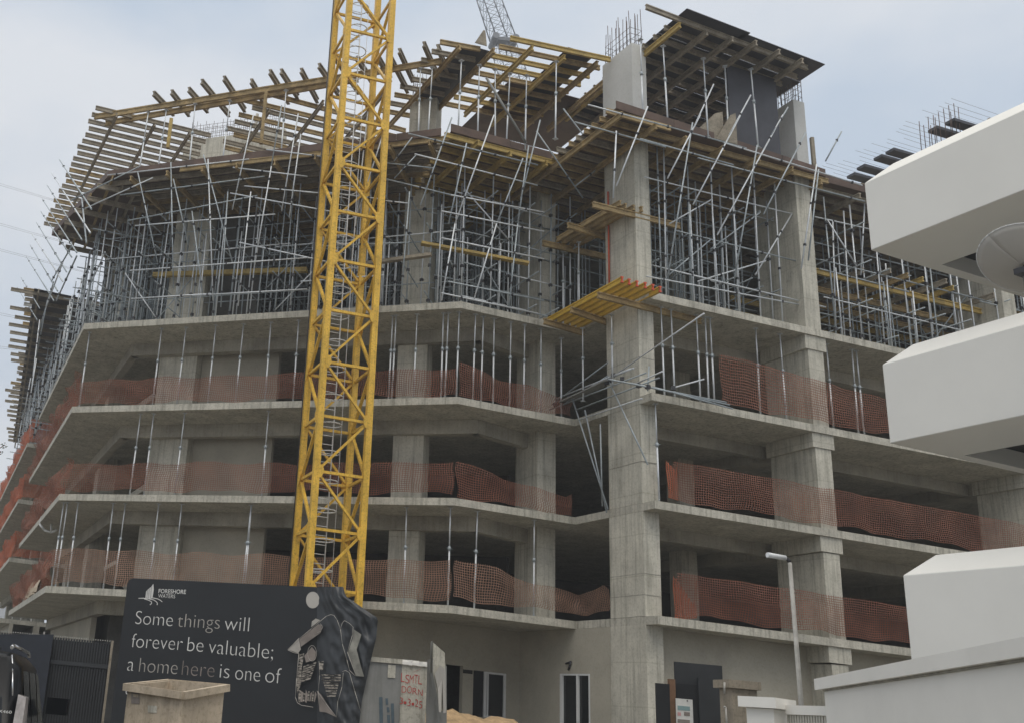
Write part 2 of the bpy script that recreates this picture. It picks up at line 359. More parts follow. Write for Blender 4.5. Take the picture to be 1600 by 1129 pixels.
# corbels on top of the right wing columns
for q in (0, 9.55, 19.1):
    for k in (1, 2, 3, 4):
        z1 = ST[k]-TH-.004; MB().slab([p+g*q for p in rect(ecol[0]-g*.12-bk*.04, g, .90, bk, 2.1)], z1-.5, z1).build('column_head', 'colm', bld)
k1 = onp(213, 860, A+nin*2.35, B+nin*2.35); k1b = onp(275, 860, A+nin*2.35, B+nin*2.35)
kc = rect(V2(k1), u, (V2(k1b)-V2(k1)).length, nin, 1.2); column(kc, lifts())
MB_ = MB()
for k in range(0, 4): MB_.slab(rect(V2(k1b)+nin*.5+u*.003, u, 3.4, nin, .25), ST[k]+.003, ST[k+1]-TH-.006)
MB_.build('inner_wall', 'wall', bld)
MB().slab(rect(V2(k1b)+nin*.5+u*.003, u, 2.2, nin, .25), ST[4]+.003, 21.6).build('inner_wall', 'shadewall', bld)
k2 = onp(606, 860, A+nin*2.2, B+nin*2.2); k2b = onp(655, 860, A+nin*2.2, B+nin*2.2)
k2c = rect(V2(k2), u, (V2(k2b)-V2(k2)).length, nin, .9)
c2_ = column(k2c, lifts(25.6)[1:]); rebar(c2_, k2c, 25.6, 1.5, sp=.18)
rcp = onp(868, 880, B+nin*.0+bk*1.3, C+bk*1.3)
rc = rect(V2(rcp)-g*.75, g, .75, bk, 1.5); column(rc, lifts()[1:])
kl = MB()
for q in (7.5, 14.5): column(rect(A+sd*q+nsd*2.4, sd, 1.2, nsd, .8), lifts())
for q in (6, 14, 22, 30): column(rect(F1+sd*q+nsd*2.4, sd, 1.2, nsd, .8), lifts())
# upstand wall of the lift core standing above the upper deck
wl = onp(290, 205, A+nin*5.0, B+nin*5.0); wr = onp(415, 190, A+nin*5.0, B+nin*5.0)
uw = rect(V2(wl), u, (V2(wr)-V2(wl)).length+1.0, nin, .3)
cw = MB().slab(uw, Z5-.3, wl.z-.55).build('core_wall', 'colm', bld); cw['label'] = 'pale concrete wall stub standing above the upper deck'
rebar(cw, uw, wl.z-.55, .9, sp=.22)
# diagonal stair flights seen behind the nets
for k in range(1, 4):
    q = onp(205, 765 if k == 2 else 600 if k == 3 else 905, A+nin*3.4, B+nin*3.4)
    p0 = P3(V2(q)-u*.1, ST[k]+.35); MB().beam(p0, p0+P3(u*1.5, 1.0), .7, .22).build('stair_flight', 'conc', bld)
# ground floor walls with openings
gw = Vector((10.2, 39.43)); zt = 5.0-.004
mb = MB()
def wseg(a, b, z0, z1): wallbox(mb, a, b, z0, z1, .22, 1)
def gp(x): return gw+g*((x-gw.x)/g.x)
dx0, dx1, wx0, wx1 = 7.38, 8.02, 8.42, 9.67
wseg(gp(3.9), gp(dx0), 0, zt); wseg(gp(dx0), gp(dx1), 3.6, zt); wseg(gp(dx1), gp(wx0), 0, zt); wseg(gp(wx0), gp(wx1), 3.5, zt); wseg(gp(wx0), gp(wx1), 0, 1.95); wseg(gp(wx1), gp(10.4), 0, zt)
mb.build('ground_floor_wall', 'wall', bld)
MB().box(P3(gp(dx1), 3.36)-P3(bk, 0)*.004, P3(g*.38, 0), P3(bk*-.004, 0), (0, 0, .13)).build('slot_shade', 'void', bld)  # flat black box on the wall, painted in place of a shaded slot
mb = MB(); wseg(A+nin*4+u*.6, B+nin*4-u*2.2, 0, zt); wseg(A+nin*4+u*.6+sd*5, A+nin*4+u*.6, 0, zt); mb.build('ground_floor_wall', 'shadewall', bld)
mb = MB(); cd = (D-C).normalized()
def cp(y): return C+cd*((y-C.y)/cd.y)
wy0, wy1 = 37.17, 35.62
wseg2 = lambda a, b, z0, z1: wallbox(mb, a, b, z0, z1, .22, 1)
wseg2(cp(39.43-.0), cp(wy0), 0, zt); wseg2(cp(wy0), cp(wy1), 3.56, zt); wseg2(cp(wy1), cp(34.62), 0, zt)
mb.build('ground_floor_wall', 'wall', bld)
mb = MB(); rw0 = Vector((12.93, 33.62)); wallbox(mb, rw0, rw0+g*40, 0, zt, .22, 1); mb.build('ground_floor_wall', 'wall', bld)
mb = MB(); wallbox(mb, A2+nsd*2.3, A+nsd*2.3+sd*3.0, 0, zt, .22, 1); wallbox(mb, F2+nsd*.6, F1+nsd*.6, 0, zt, .22, 1); mb.build('ground_floor_wall', 'wall', bld)
def window(p0, p1, z0, z1, frames, sides):
    p0, p1 = V2(p0), V2(p1); d = (p1-p0).normalized(); n = Vector((-d.y, d.x)); L_ = (p1-p0).length
    wv = MB(); wv.prism([P3(q+n*.08, z0) for q in (p0, p1, p1+n*.02, p0+n*.02)], [P3(q+n*.08, z1) for q in (p0, p1, p1+n*.02, p0+n*.02)])
    wo = wv.build('window', 'glass', bld)
    fm = MB()
    for f0, f1 in frames: fm.prism([P3(p0+d*L_*f+n*e, z0) for f, e in ((f0, .0), (f1, .0), (f1, .075), (f0, .075))], [P3(p0+d*L_*f+n*e, z1) for f, e in ((f0, .0), (f1, .0), (f1, .075), (f0, .075))])
    for za, zb, f0, f1 in sides: fm.prism([P3(p0+d*L_*f+n*e, za) for f, e in ((f0, .004), (f1, .004), (f1, .07), (f0, .07))], [P3(p0+d*L_*f+n*e, zb) for f, e in ((f0, .004), (f1, .004), (f1, .07), (f0, .07))])
    fm.build('window_frame', 'frame', wo)
window(gp(wx0), gp(wx1), 1.955, 3.495, ((.34, .40), (.43, .47), (.94, 1.0)), ((3.43, 3.495, .4, .98), (1.955, 2.02, .4, .98)))
window(cp(wy0), cp(wy1), .4, 3.555, ((0, .07), (.55, .60), (.95, 1.0)), ((3.50, 3.555, .07, .95),))
# a short bent conduit on the wall above the right window
MB().path([onp(888, 1046, C-g*.05, D-g*.05), onp(892, 1033, C-g*.05, D-g*.05), onp(884, 1036, C-g*.05, D-g*.05)], .035).build('conduit', 'clamp', bld)

# ------------------------------------------------------------------ formwork decks
def deck(name, label, poly, z, jd, js, bd, bs, ply=None, edge=(), jm='tim', bm_='yel', ext=(.25, .15), jitter=.12, group='timber formwork decks', jh=.2, root=None, maxj=100, plym='ply', skipj=None, edgeh=.30):
    poly = [V2(p) for p in poly]; c = sum(poly, Vector((0, 0)))/len(poly)
    t = thing(name, P3(c, z), label, 'formwork', group)
    jd, bd = jd.normalized(), bd.normalized()
    def lines(d, sp, ex, zz, h, nm, m, wd):
        n = Vector((-d.y, d.x)); vals = [(p-c).dot(n) for p in poly]; k = min(vals)+sp*.25; i = 0
        while k < max(vals):
            r_ = clip(c+n*k, d, poly)
            if r_ and i < maxj and not (skipj and nm == 'joist' and random.random() < skipj):
                a = c+n*k+d*(r_[0]-ex-random.uniform(-jitter, jitter)); b = c+n*k+d*(r_[1]+ex+random.uniform(-jitter, jitter))
                dz = random.uniform(-.012, .012)
                MB().ibeam(P3(a, zz+dz), P3(b, zz+dz+random.uniform(-.015, .015)), wd, h).build(nm, random.choice(m) if isinstance(m, (list, tuple)) else m, t)
            k += sp*random.uniform(.9, 1.1); i += 1
    lines(jd, js, ext[0], z-.11, jh, 'joist', jm, .085)
    lines(bd, bs, ext[1], z-.33, .22, 'bearer', bm_, .10)
    for q in (ply if ply is not None else [poly]): MB().slab(q, z, z+.022).build('plywood_sheet', plym, t)
    for i, j in edge:
        a, b = poly[i], poly[j]; mb = MB(); n = (b-a).normalized(); L_ = (b-a).length; x = 0
        while x < L_-.1:
            e = min(L_, x+2.44); tl = random.uniform(-.02, .02); mb.prism([P3(a+n*x, z+.025), P3(a+n*(e-.015), z+.025), P3(a+n*(e-.015)+Vector((-n.y, n.x))*.025, z+.025), P3(a+n*x+Vector((-n.y, n.x))*.025, z+.025)], [P3(a+n*x, z+edgeh+tl), P3(a+n*(e-.015), z+edgeh+tl), P3(a+n*(e-.015)+Vector((-n.y, n.x))*.025, z+edgeh+tl), P3(a+n*x+Vector((-n.y, n.x))*.025, z+edgeh+tl)]); x = e
        mb.build('edge_form', plym, t)
    return t
ZD = 21.70
Q = [V2(atz(x, y, 22)) for x, y in ((82, 359), (170, 266), (690, 200), (705, 194), (865, 238), (962, 157), (1290, 265))]
I0, I1, I2, I3, I4 = Vector((-4.6, 49.5)), Vector((-2.6, 45.6)), Vector((5.2, 41.5)), Vector((8.35, 40.3)), Vector((18.0, 41.5))
far_r = Q[6]+g*34
deck('formwork_deck', 'brown timber formwork deck over the left flank with joists poking into the sky', [Q[0], Q[1], I1, I0], ZD, sd, .55, nsd, 1.5, edge=((0, 1),), jm=('tim', 'timg'), bm_='timg')
deck('formwork_deck', 'long timber formwork deck behind the yellow mast, joists along its front edge', [Q[1], Q[2], I2, I1], ZD, u, .5, nin, 1.55, edge=((0, 1),), jm=('tim', 'timg'), bm_='tim')
deck('formwork_deck', 'timber formwork deck with tan edge boards between the mast and corner column', [Q[3], Q[4], I3, I2], ZD, g, .5, bk, 1.5, edge=((0, 1),), jm=('tim', 'yel'), plym='ply')
deck('formwork_deck', 'wide timber formwork deck running right from the thick corner column', [Q[5]+g*.02, Q[6], Q[6]+bk*9, Q[5]+g*.02+bk*9.4], ZD, g, .5, bk, 1.45, edge=((0, 1),), jm=('tim', 'timg'), bm_='tim')
deck('formwork_deck', 'dark formwork deck reaching behind the white building', [Q[6]+g*.02-bk*-.3, far_r, far_r+bk*8, Q[6]+g*.02+bk*8], ZD, g, .55, bk, 1.6, edge=((0, 1),), jm=('timg', 'tim'), bm_='timg')
mb = MB(); mb.slab([I0, I1, I2, I3, Q[6]+bk*7.5, far_r+bk*7, far_r+bk*16, Vector((2, 62)), A2+nsd*8], ZD-.3, ZD+.05); mb.slab([Q[0]+nsd*2.6, I0, A2+nsd*8, A2+nsd*2.6], ZD-.3, ZD+.04); mb.build('floor_slab', 'conc', bld)
# far wing decks beyond the left flank
fd0 = V2(atz(55, 443, 22)); fd1 = V2(atz(20, 690, 21.7)); fdn = nsd
deck('formwork_deck', 'distant dark formwork deck at the far left with pale joist ends', [fd1, fd0, fd0+V2((3.4, 1.2)), fd1+V2((6, 1.5))], ZD, V2((1, .25)), 1.5, (fd1-fd0), 2.6, jm='timg', bm_='timg', ext=(.7, .2), jitter=.6, plym='plyb')
tl = thing('beam_stack', (-15.2, 66, ZD), 'stacks of pale beam ends sticking out at the far left edge', 'beams', 'timber formwork decks')
for (x0, y0, n_) in ((37, 452, 8), (30, 552, 4), (28, 573, 2), (18, 597, 3), (20, 618, 3)):
    for k in range(n_):
        p = atz(x0+random.uniform(-2, 2), y0+k*7.6, ZD+.15); MB().ibeam(p, p+Vector((1.6, .35, 0)), .09, .2).build('beam', random.choice(('tim', 'timg', 'pole', 'timg')), tl)
# upper decks
ZJ = Z6
def p6(x, y): return V2(atz(x, y, Z6))
t = thing('roof_formwork', P3(p6(420, 140), Z6), 'open timber beam grid at the top left with long bars seen against the sky', 'formwork', 'timber formwork decks')
for (x0, y0, x1, y1) in ((148, 183, 690, 96), (165, 193, 560, 124)):
    a, b = p6(x0, y0), p6(x1, y1); MB().ibeam(P3(a, Z6), P3(b, Z6), .1, .26).build('bearer', 'tim', t)
fa, fb = p6(150, 183), p6(690, 96); fu = (fb-fa).normalized(); fn = Vector((-fu.y, fu.x)); L_ = (fb-fa).length
x = 3.2
while x < L_:
    a = fa+fu*x-fn*random.uniform(.35, .95); b = fa+fu*x+fn*random.uniform(.9, 2.0)+fu*random.uniform(-.15, .15)
    MB().ibeam(P3(a, Z6+.26), P3(b, Z6+.24), .13, .25).build('joist', 'timg', t); x += random.choice((.45, .8, .8, 1.0))
e0, e1 = V2(atz(150, 172, Z6)), V2(atz(70, 352, Z6)); n_ = 22
for k in range(n_):
    a = e0+(e1-e0)*(k/(n_-1))+g*random.uniform(-.12, .12); ln = 5.2 if k < 12 else 3.0
    MB().ibeam(P3(a, Z6+.1), P3(a+g*ln, Z6+.1), .09, .2).build('joist', random.choice(('tim', 'timg', 'timg')), t)
for q in (.9, 2.6, 4.2):
    a, b = e0+g*q-bk*.2, e1+g*q; MB().ibeam(P3(a, Z6-.12), P3(a+(b-a)*(1 if q < 2 else .62), Z6-.12), .1, .2).build('bearer', 'timg', t)
for k in range(9):
    a, b = p6(400+random.uniform(-14, 14), 146), p6(640, 207); o_ = bk*(k*.62); MB().ibeam(P3(a+o_, Z6+.02), P3(b+o_+g*random.uniform(-.3, .4), Z6+.02), .09, .2).build('joist', random.choice(('tim', 'timg', 'tim')), t)
for q in (7.8, 10.2, 12.8):
    a = fa+fu*q+fn*1.2; MB().ibeam(P3(a, Z6-.2), P3(a+bk*6.0, Z6-.2), .1, .2).build('bearer', 'timg', t)
for (px, py, ln) in ((262, 232, 1.4), (408, 225, 2.4)):
    p = onp(px, py, A-nin*.2, B-nin*.2); MB().beam(p, p+Vector((0, 0, ln)), .14, .14, (1, 0, 0)).build('upright_beam', 'yel' if px < 300 else 'tim', t)
# middle top deck
t = thing('roof_formwork', P3(p6(800, 120), Z6), 'timber roof formwork left of the tall column, gaps of sky between its joists', 'formwork', 'timber formwork decks')
def strip(t, x0, y0, x1, y1, n, sp, m=('tim', 'yel'), e0=0, e1=0):
    a, b = p6(x0, y0), p6(x1, y1)
    for k in range(n):
        o = bk*(k*sp); MB().ibeam(P3(a+o-g*(e0+random.uniform(0, .3)), Z6+.1), P3(b+o+g*(e1+random.uniform(0, .25)), Z6+.1), .09, .2).build('joist', random.choice(m), t)
def bear(t, x0, y0, ln, m='yel'):
    a = p6(x0, y0); MB().ibeam(P3(a-bk*.15, Z6-.12), P3(a+bk*ln, Z6-.12), .11, .22).build('bearer', m, t)
strip(t, 800, 64.5, 946, 95, 9, .62, ('tim', 'tim', 'yel')); strip(t, 693, 71, 750, 81, 9, .66, ('timg', 'tim'))
for x_, y_, l_, m_ in ((716, 73, 6.2, 'tim'), (769, 78, 5.6, 'tim'), (829, 74, 5.0, 'yel'), (879, 88, 5.2, 'yel'), (930, 98, 5.2, 'tim'), (946, 123, 4.0, 'tim')): bear(t, x_, y_, l_, m_)
a = p6(722, 73); MB().slab(rect(a+g*.1+bk*.1, g, 1.25, bk, 4.6), Z6+.205, Z6+.227).build('plywood_sheet', 'plyb', t)
a = p6(888, 82); MB().slab(rect(a, g, 1.15, bk, 4.6), Z6+.205, Z6+.227).build('plywood_sheet', 'plyb', t)
a = p6(800, 130); MB().slab(rect(a+bk*.1, g, 4.6, bk, 4), Z6+.205, Z6+.227).build('plywood_sheet', 'ply', t)
a = p6(742, 74); MB().prism([P3(a, Z6+.2), P3(a+g*.5, Z6+.2), P3(a+g*.5+bk*.03, Z6+.2), P3(a+bk*.03, Z6+.2)], [P3(a+g*.34, Z6+.85), P3(a+g*.42, Z6+.85), P3(a+g*.42+bk*.03, Z6+.85), P3(a+g*.34+bk*.03, Z6+.85)]).build('plywood_offcut', 'timg', t)
# right top deck
t = thing('roof_formwork', P3(p6(1150, 90), Z6), 'dark plywood roof formwork right of the tall column with a grid of beams below', 'formwork', 'timber formwork decks')
ra = p6(1064, 30); rb = p6(1272, 109); rg = (rb-ra).normalized(); L_ = (rb-ra).length
for k in range(12):
    o = bk*(k*.6+.15); MB().ibeam(P3(ra+o-rg*(.1 if k else 1.4), Z6+.1), P3(ra+o+rg*(L_-.25+random.uniform(0, .2)), Z6+.1), .09, .2).build('joist', 'timg', t)
for x_, y_, m_ in ((1058, 38, 'yel'), (1100, 50, 'timg'), (1140, 60, 'timg'), (1177, 66, 'timg'), (1213, 80, 'timg'), (1249, 94, 'timg')): bear(t, x_, y_, 6.8, m_)
c1 = (V2(p6(1165, 66))-ra).length
MB().slab(rect(ra-bk*.32, rg, c1, bk, 1.52), Z6+.205, Z6+.227).build('plywood_sheet', 'plyb', t)
MB().slab(rect(ra+bk*1.225, rg, c1-.35, bk, 6), Z6+.205, Z6+.227).build('plywood_sheet', 'plyb', t)
for k in range(6): MB().slab(rect(ra+rg*(c1-.12 if k % 2 else c1-.2)+bk*(-.2+k*1.24), rg, L_-c1+.55, bk, 1.21), Z6+.205, Z6+.227).build('plywood_sheet', 'plyb', t)
for k in (1, 3, 4): MB().slab(rect(ra+rg*(c1-.36)+bk*(.9+k*1.1), rg, .3, bk, .7), Z6+.231, Z6+.25).build('plywood_sheet', 'plyb', t)
tag(MB().slab(rect(V2(atz(1228, 206, 22))-g*.9+bk*1.6, g, 2.2, bk, .05), 22.0, 25.4).build('wall_form_panel', 'plyb'), 'tall dark wall form panel standing left of the rear column under the roof formwork', 'formwork')
# lower joists beyond the second column
q0 = V2(ecol[1])+g*.7+bk*.6
deck('formwork_deck', 'crowded yellow beams propped low beside the upper white balcony', [q0, q0+g*26, q0+g*26+bk*5, q0+bk*5], 18.9, bk, .8, g, 1.2, ply=[rect(q0+bk*3+g*2, g, 22, bk, 3)], jm=('yel', 'tim', 'timg'), bm_=('yel', 'tim'), ext=(.5, .4), jitter=.45, skipj=.1)
# small timber platforms round the corner column
def platform(label, z, n, near, far, step, bears, m='yel', redend=False):
    a, b = V2(atz(*near, z)), V2(atz(*far, z)); t = thing('timber_platform', P3((a+b)/2, z), label, 'platform', 'timber platforms at the corner column'); d = (b-a).normalized()
    for k in range(n):
        o = step*k; p, q = P3(a+o+d*random.uniform(-.06, .06), z), P3(b+o+d*random.uniform(-.1, .1), z); j = MB().ibeam(p, q, .09, .2).build('joist', m, t)
        if redend: MB().ibeam(p-(q-p).normalized()*.006, p+(q-p).normalized()*.05, .096, .206).build('painted_end', 'red', j)
    for x0, y0, x1, y1 in bears:
        p, q = atz(x0, y0, z-.22), atz(x1, y1, z-.22); MB().ibeam(p, q, .11, .22).build('bearer', 'tim', t)
    return t
platform('bright yellow beam platform with red beam ends at the corner column', 15.62, 6, (972, 437), (858, 500), g*.30, ((934, 461, 1095, 502), (892, 484, 962, 508), (850, 502, 912, 520)), m='yelb', redend=True)
platform('weathered timber platform high on the corner column with two cross beams', 19.0, 4, (968, 318), (868, 376), g*.30, ((926, 320, 1062, 354), (887, 352, 950, 372), (848, 380, 948, 402)), m='tim')
# planks within the scaffold
tag(MB().beam(onp(658, 380, A+nin*.2, B+nin*.2), onp(826, 412, B-bk*.2, C-bk*.2), .24, .1).build('plank', 'yel'), 'long yellow plank lying across the scaffold right of the mast', 'plank')
tag(MB().beam(onp(566, 413, A-nin*.2, B-nin*.2), onp(674, 398, A-nin*.2, B-nin*.2), .2, .12).build('plank', 'timg'), 'pale stained plank across the round column beside the yellow mast', 'plank')
tag(MB().beam(onp(240, 430, A+nin*2, B+nin*2), onp(480, 422, A+nin*2, B+nin*2), .2, .2).build('plank', 'yel'), 'yellow beam lying deep inside the left scaffold', 'plank')
# ------------------------------------------------------------------ scaffold of steel tubes
RT = .027
def scaffold(label, o, d1, n1, s1, d2, n2, s2, z0, z1, outer=(), lift=(.25, 1.55, 2.95, 4.4), brace=6, front=2, loc=None):
    o = V2(o); t = thing('tube_scaffold', P3(o+d1*(n1*s1/2)+d2*(n2*s2/2), z0), label, 'scaffold', 'tube scaffolds under the upper formwork')
    back = MB(); cl = MB(); cnt = 0; posn = {}
    for j in range(n2):
        for i in range(n1):
            p = o+d1*(i*s1+random.uniform(-.16, .16)+(s1*.3 if j % 2 else 0))+d2*(j*s2+random.uniform(-.12, .12)); posn[i, j] = p
            top = z1-random.uniform(0, .25); ti = Vector((random.uniform(-.05, .05), random.uniform(-.05, .05)))
            zz = [(p, z0+.02, p+ti, top)]
            if random.random() < .42: q = p+d1*random.uniform(.12, .35); zz.append((q, z0+.02, q+ti, z0+random.uniform(2.6, 5.6)))
            for a, za, b, zb in zz:
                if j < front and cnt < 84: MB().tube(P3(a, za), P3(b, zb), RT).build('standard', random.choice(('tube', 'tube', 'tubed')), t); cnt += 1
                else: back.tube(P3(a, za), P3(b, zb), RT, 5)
            if j < front:
                for h in lift: cl.cbox(P3(p, z0+h+random.uniform(-.05, .05)), .11, .11, .10, random.random())
    lm_ = MB()
    for j in range(n2):
        for h in lift:
            if random.random() < .12: continue
            a = o+d1*(-.5+random.uniform(-.4, .5))+d2*(j*s2+.04); b = o+d1*((n1-1)*s1+.4+random.uniform(-.4, .4))+d2*(j*s2+.04)
            mid = a+(b-a)*random.uniform(.4, .6); hh = z0+h+random.uniform(-.12, .12)
            for p, q in ((a, mid+d1*.3), (mid-d1*.3, b)):
                hh += random.choice((-.07, .07))
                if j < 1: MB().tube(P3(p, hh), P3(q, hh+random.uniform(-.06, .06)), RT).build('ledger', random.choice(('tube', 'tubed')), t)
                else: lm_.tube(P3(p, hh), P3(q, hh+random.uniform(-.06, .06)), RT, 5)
    for i in range(n1):
        for h in lift:
            if random.random() < .35: continue
            a = o+d1*(i*s1+.05)-d2*random.uniform(.15, .7); b = o+d1*(i*s1+.05)+d2*((n2-1)*s2+.3); hh = z0+h+.09+random.uniform(-.1, .1)
            lm_.tube(P3(a, hh), P3(b, hh), RT, 5)
    for k in range(brace):
        i = random.randrange(0, max(1, n1-2)); j = random.randrange(0, n2); w_ = random.choice((1, 2, 2)); sgn = random.choice((0, 1)); zb = z0+random.choice((.2, 1.5, 2.9)); zt_ = zb+random.uniform(1.4, 2.8)
        p, q = posn[i, j], posn[min(n1-1, i+w_), j]
        if sgn: p, q = q, p
        m_ = MB().tube(P3(p-d2*.05, zb), P3(q-d2*.05, zt_), RT); m_.build('brace', 'tube' if j == 0 else 'tubed', t)
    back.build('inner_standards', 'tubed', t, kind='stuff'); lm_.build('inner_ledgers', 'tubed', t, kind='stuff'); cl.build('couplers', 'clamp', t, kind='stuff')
    for nm, pl, segs in outer:
        a, b = pl
        for x0, y0, x1, y1 in segs:
            p, q = onp(x0, y0, a, b), onp(x1, y1, a, b); MB().tube(p, q, RT).build(nm, random.choice(('tube', 'tubed', 'tubed') if nm in ('raker', 'brace') else ('tube', 'tube', 'tubed')), t)
            n_ = min(3, max(1, int((q-p).length/1.9))); tb_ = t.children[-1]
            for k in range(1, n_+1):
                r_ = p+(q-p)*((k-.5+random.uniform(-.3, .3))/n_); MB().cbox(r_, .075, .075, .08, k).build('coupler', 'clamp', tb_)
    return t
Zs = 15.76
plF = (A-nin*1.35, B-nin*1.35); plF2 = (A-nin*.5, B-nin*.5)
railsF = [(168, 274, 389, 249), (188, 305, 413, 276), (200, 345, 402, 306), (211, 353, 430, 335), (203, 423, 480, 403), (364, 262, 480, 276), (382, 291, 520, 304), (360, 302, 600, 346), (374, 379, 560, 420), (416, 234, 520, 247), (603, 280, 705, 305), (604, 255, 677, 263), (603, 314, 638, 318), (505, 300, 600, 312), (470, 440, 600, 430), (500, 385, 640, 379), (110, 314, 217, 261), (131, 327, 239, 278), (300, 462, 480, 452), (205, 467, 330, 459)]
rakF = [(267, 254, 271, 450), (325, 249, 333, 470), (215, 268, 246, 410), (318, 242, 363, 410), (271, 280, 294, 383), (396, 180, 363, 328), (440, 165, 424, 260), (424, 260, 397, 420), (466, 178, 440, 330), (356, 300, 345, 480), (392, 300, 372, 478), (300, 330, 318, 470), (644, 215, 616, 252), (650, 243, 616, 279), (640, 300, 626, 470), (575, 175, 548, 420), (600, 205, 560, 330), (452, 340, 470, 210), (520, 480, 545, 320)]
scaffold('dense tube scaffold on the left front below the long deck, crossed by the yellow mast', A+u*.4+nin*.35, u, 18, .85, nin, 9, 1.05, Zs, ZD-.45, outer=(('guard_rail', plF, railsF), ('raker', plF, rakF)), brace=14, front=3)
plS = (A-nsd*1.5, A2-nsd*1.5)
rakS = [(93, 250, 143, 327), (81, 271, 141, 364), (74, 290, 128, 375), (66, 311, 120, 395), (64, 331, 112, 402), (57, 348, 104, 425), (50, 366, 98, 440), (47, 383, 90, 455), (41, 401, 84, 470), (33, 434, 62, 482), (27, 449, 58, 500), (120, 400, 88, 470), (112, 385, 80, 440), (98, 410, 72, 480), (84, 440, 60, 520), (74, 470, 56, 560), (62, 500, 50, 600), (128, 311, 135, 380), (57, 560, 44, 640), (48, 590, 36, 655)]
scaffold('dense tube scaffold packed along the left flank with long tubes slanting into the sky', A+sd*.6+nsd*.35, sd, 23, .70, nsd, 7, .95, Zs, ZD-.5, outer=(('raker', plS, rakS),), brace=16)
plC = (B-bk*1.5, B-bk*1.5+g)
railsC = [(638, 209, 840, 258), (648, 241, 840, 290), (705, 305, 850, 332), (690, 330, 850, 362), (690, 372, 850, 405), (700, 440, 850, 470), (690, 458, 840, 490)]
rakC = [(706, 184, 657, 321), (729, 224, 701, 350), (772, 180, 711, 350), (826, 228, 809, 350), (817, 248, 776, 350), (844, 188, 814, 310), (838, 205, 911, 310), (880, 170, 958, 272), (956, 247, 899, 291), (711, 350, 690, 470), (776, 350, 740, 470), (809, 350, 795, 480)]
scaffold('tube scaffold in the recess between the round column and the corner column', B+bk*.35+g*.3, g, 6, .85, bk, 7, 1.0, Zs, ZD-.45, outer=(('guard_rail', plC, railsC), ('raker', plC, rakC)), brace=8)
plD = (D-bk*1.15, D-bk*1.15+g); plD2 = (D+bk*.35, D+bk*.35+g)
railsD = [(919, 164, 1040, 197), (898, 191, 1040, 230), (1000, 186, 1166, 232), (1000, 217, 1146, 258), (1130, 223, 1347, 290), (1090, 247, 1351, 315)]
railsD2 = [(1007, 277, 1247, 337), (1054, 360, 1252, 410), (1273, 339, 1358, 358), (1010, 432, 1260, 478), (1040, 420, 1290, 480), (1280, 420, 1420, 456)]
rakD = [(1094, 180, 1043, 279), (1115, 132, 1081, 206), (1173, 149, 1139, 212), (1231, 168, 1205, 212), (1157, 180, 1083, 320), (1223, 180, 1121, 367), (1259, 207, 1193, 335), (1082, 192, 1044, 430), (1183, 227, 1148, 434), (1279, 265, 1263, 407), (1276, 257, 1252, 420), (1012, 167, 963, 291), (1315, 206, 1290, 252), (963, 205, 958, 310)]
stD = [(1074, 261, 1082, 478), (1110, 256, 1120, 486), (1143, 263, 1155, 492), (1177, 268, 1189, 500), (1210, 286, 1223, 505), (1243, 290, 1258, 512), (1026, 218, 1034, 462), (1037, 233, 1041, 464), (1301, 345, 1306, 520), (1078, 320, 1085, 478), (1113, 330, 1124, 488)]
brD = [(1045, 430, 1110, 375), (1046, 350, 1112, 312), (1110, 390, 1188, 332), (1240, 330, 1180, 430), (1090, 440, 1196, 408)]
scaffold('open tube scaffold right of the corner column in front of the second column', D+g*1.0+bk*1.2, g, 8, .75, bk, 6, 1.0, Zs, ZD-.45, outer=(('guard_rail', plD, railsD), ('ledger', plD2, railsD2), ('raker', plD, rakD), ('standard', plD2, stD), ('brace', plD2, brD)), brace=2, front=1)
scaffold('tube scaffold beyond the second column, half hidden by the white balconies', V2(ecol[1])+g*.9+bk*.2, g, 16, 1.15, bk, 5, 1.2, Zs, ZD-.45, outer=(('standard', plD2, [(1318, 330, 1330, 540), (1352, 300, 1345, 430), (1380, 440, 1392, 545), (1426, 455, 1436, 555)]),), brace=14)
scaffold('distant tube scaffold on the far left wing', F1+sd*-6+nsd*.3, sd, 16, 1.4, nsd, 4, 1.2, 16.0, ZD-.5, brace=14, front=1)
# tubes bundled at the corner column one floor lower
t = thing('tube_landing', atz(960, 615, 12.4), 'untidy tube landing bracketed off the corner column above the third floor edge', 'scaffold')
pc = (C-g*.35, D-g*.35); pdn = (D-bk*.25, D-bk*.25+g)
for pl, segs in ((pc, [(858, 640, 1010, 582), (862, 632, 950, 566), (870, 622, 985, 576), (900, 640, 1030, 590), (905, 655, 1003, 622), (885, 628, 950, 587), (893, 618, 950, 795), (914, 640, 948, 800), (938, 662, 941, 790), (952, 596, 1012, 725), (946, 596, 1100, 490), (960, 588, 990, 575), (992, 600, 1035, 580)]), (pdn, [(950, 592, 1135, 628), (985, 598, 1140, 632), (1020, 604, 1145, 638), (1050, 606, 1100, 592), (1012, 610, 1014, 572)])):
    for x0, y0, x1, y1 in segs: MB().tube(onp(x0, y0, *pl), onp(x1, y1, *pl), RT).build('tube', random.choice(('tube', 'tubed')), t)
mb = MB()
for x_, y_ in ((952, 594), (972, 592), (998, 602), (1012, 604), (1052, 606), (890, 620), (868, 632), (948, 598), (958, 586)): MB().cbox(onp(x_, y_, *pc), .13, .13, .12, x_).build('coupler', 'clamp', t)
MB().beam(onp(880, 628, *pc), onp(953, 594, *pc), .32, .05).build('plank', 'steelg', t)
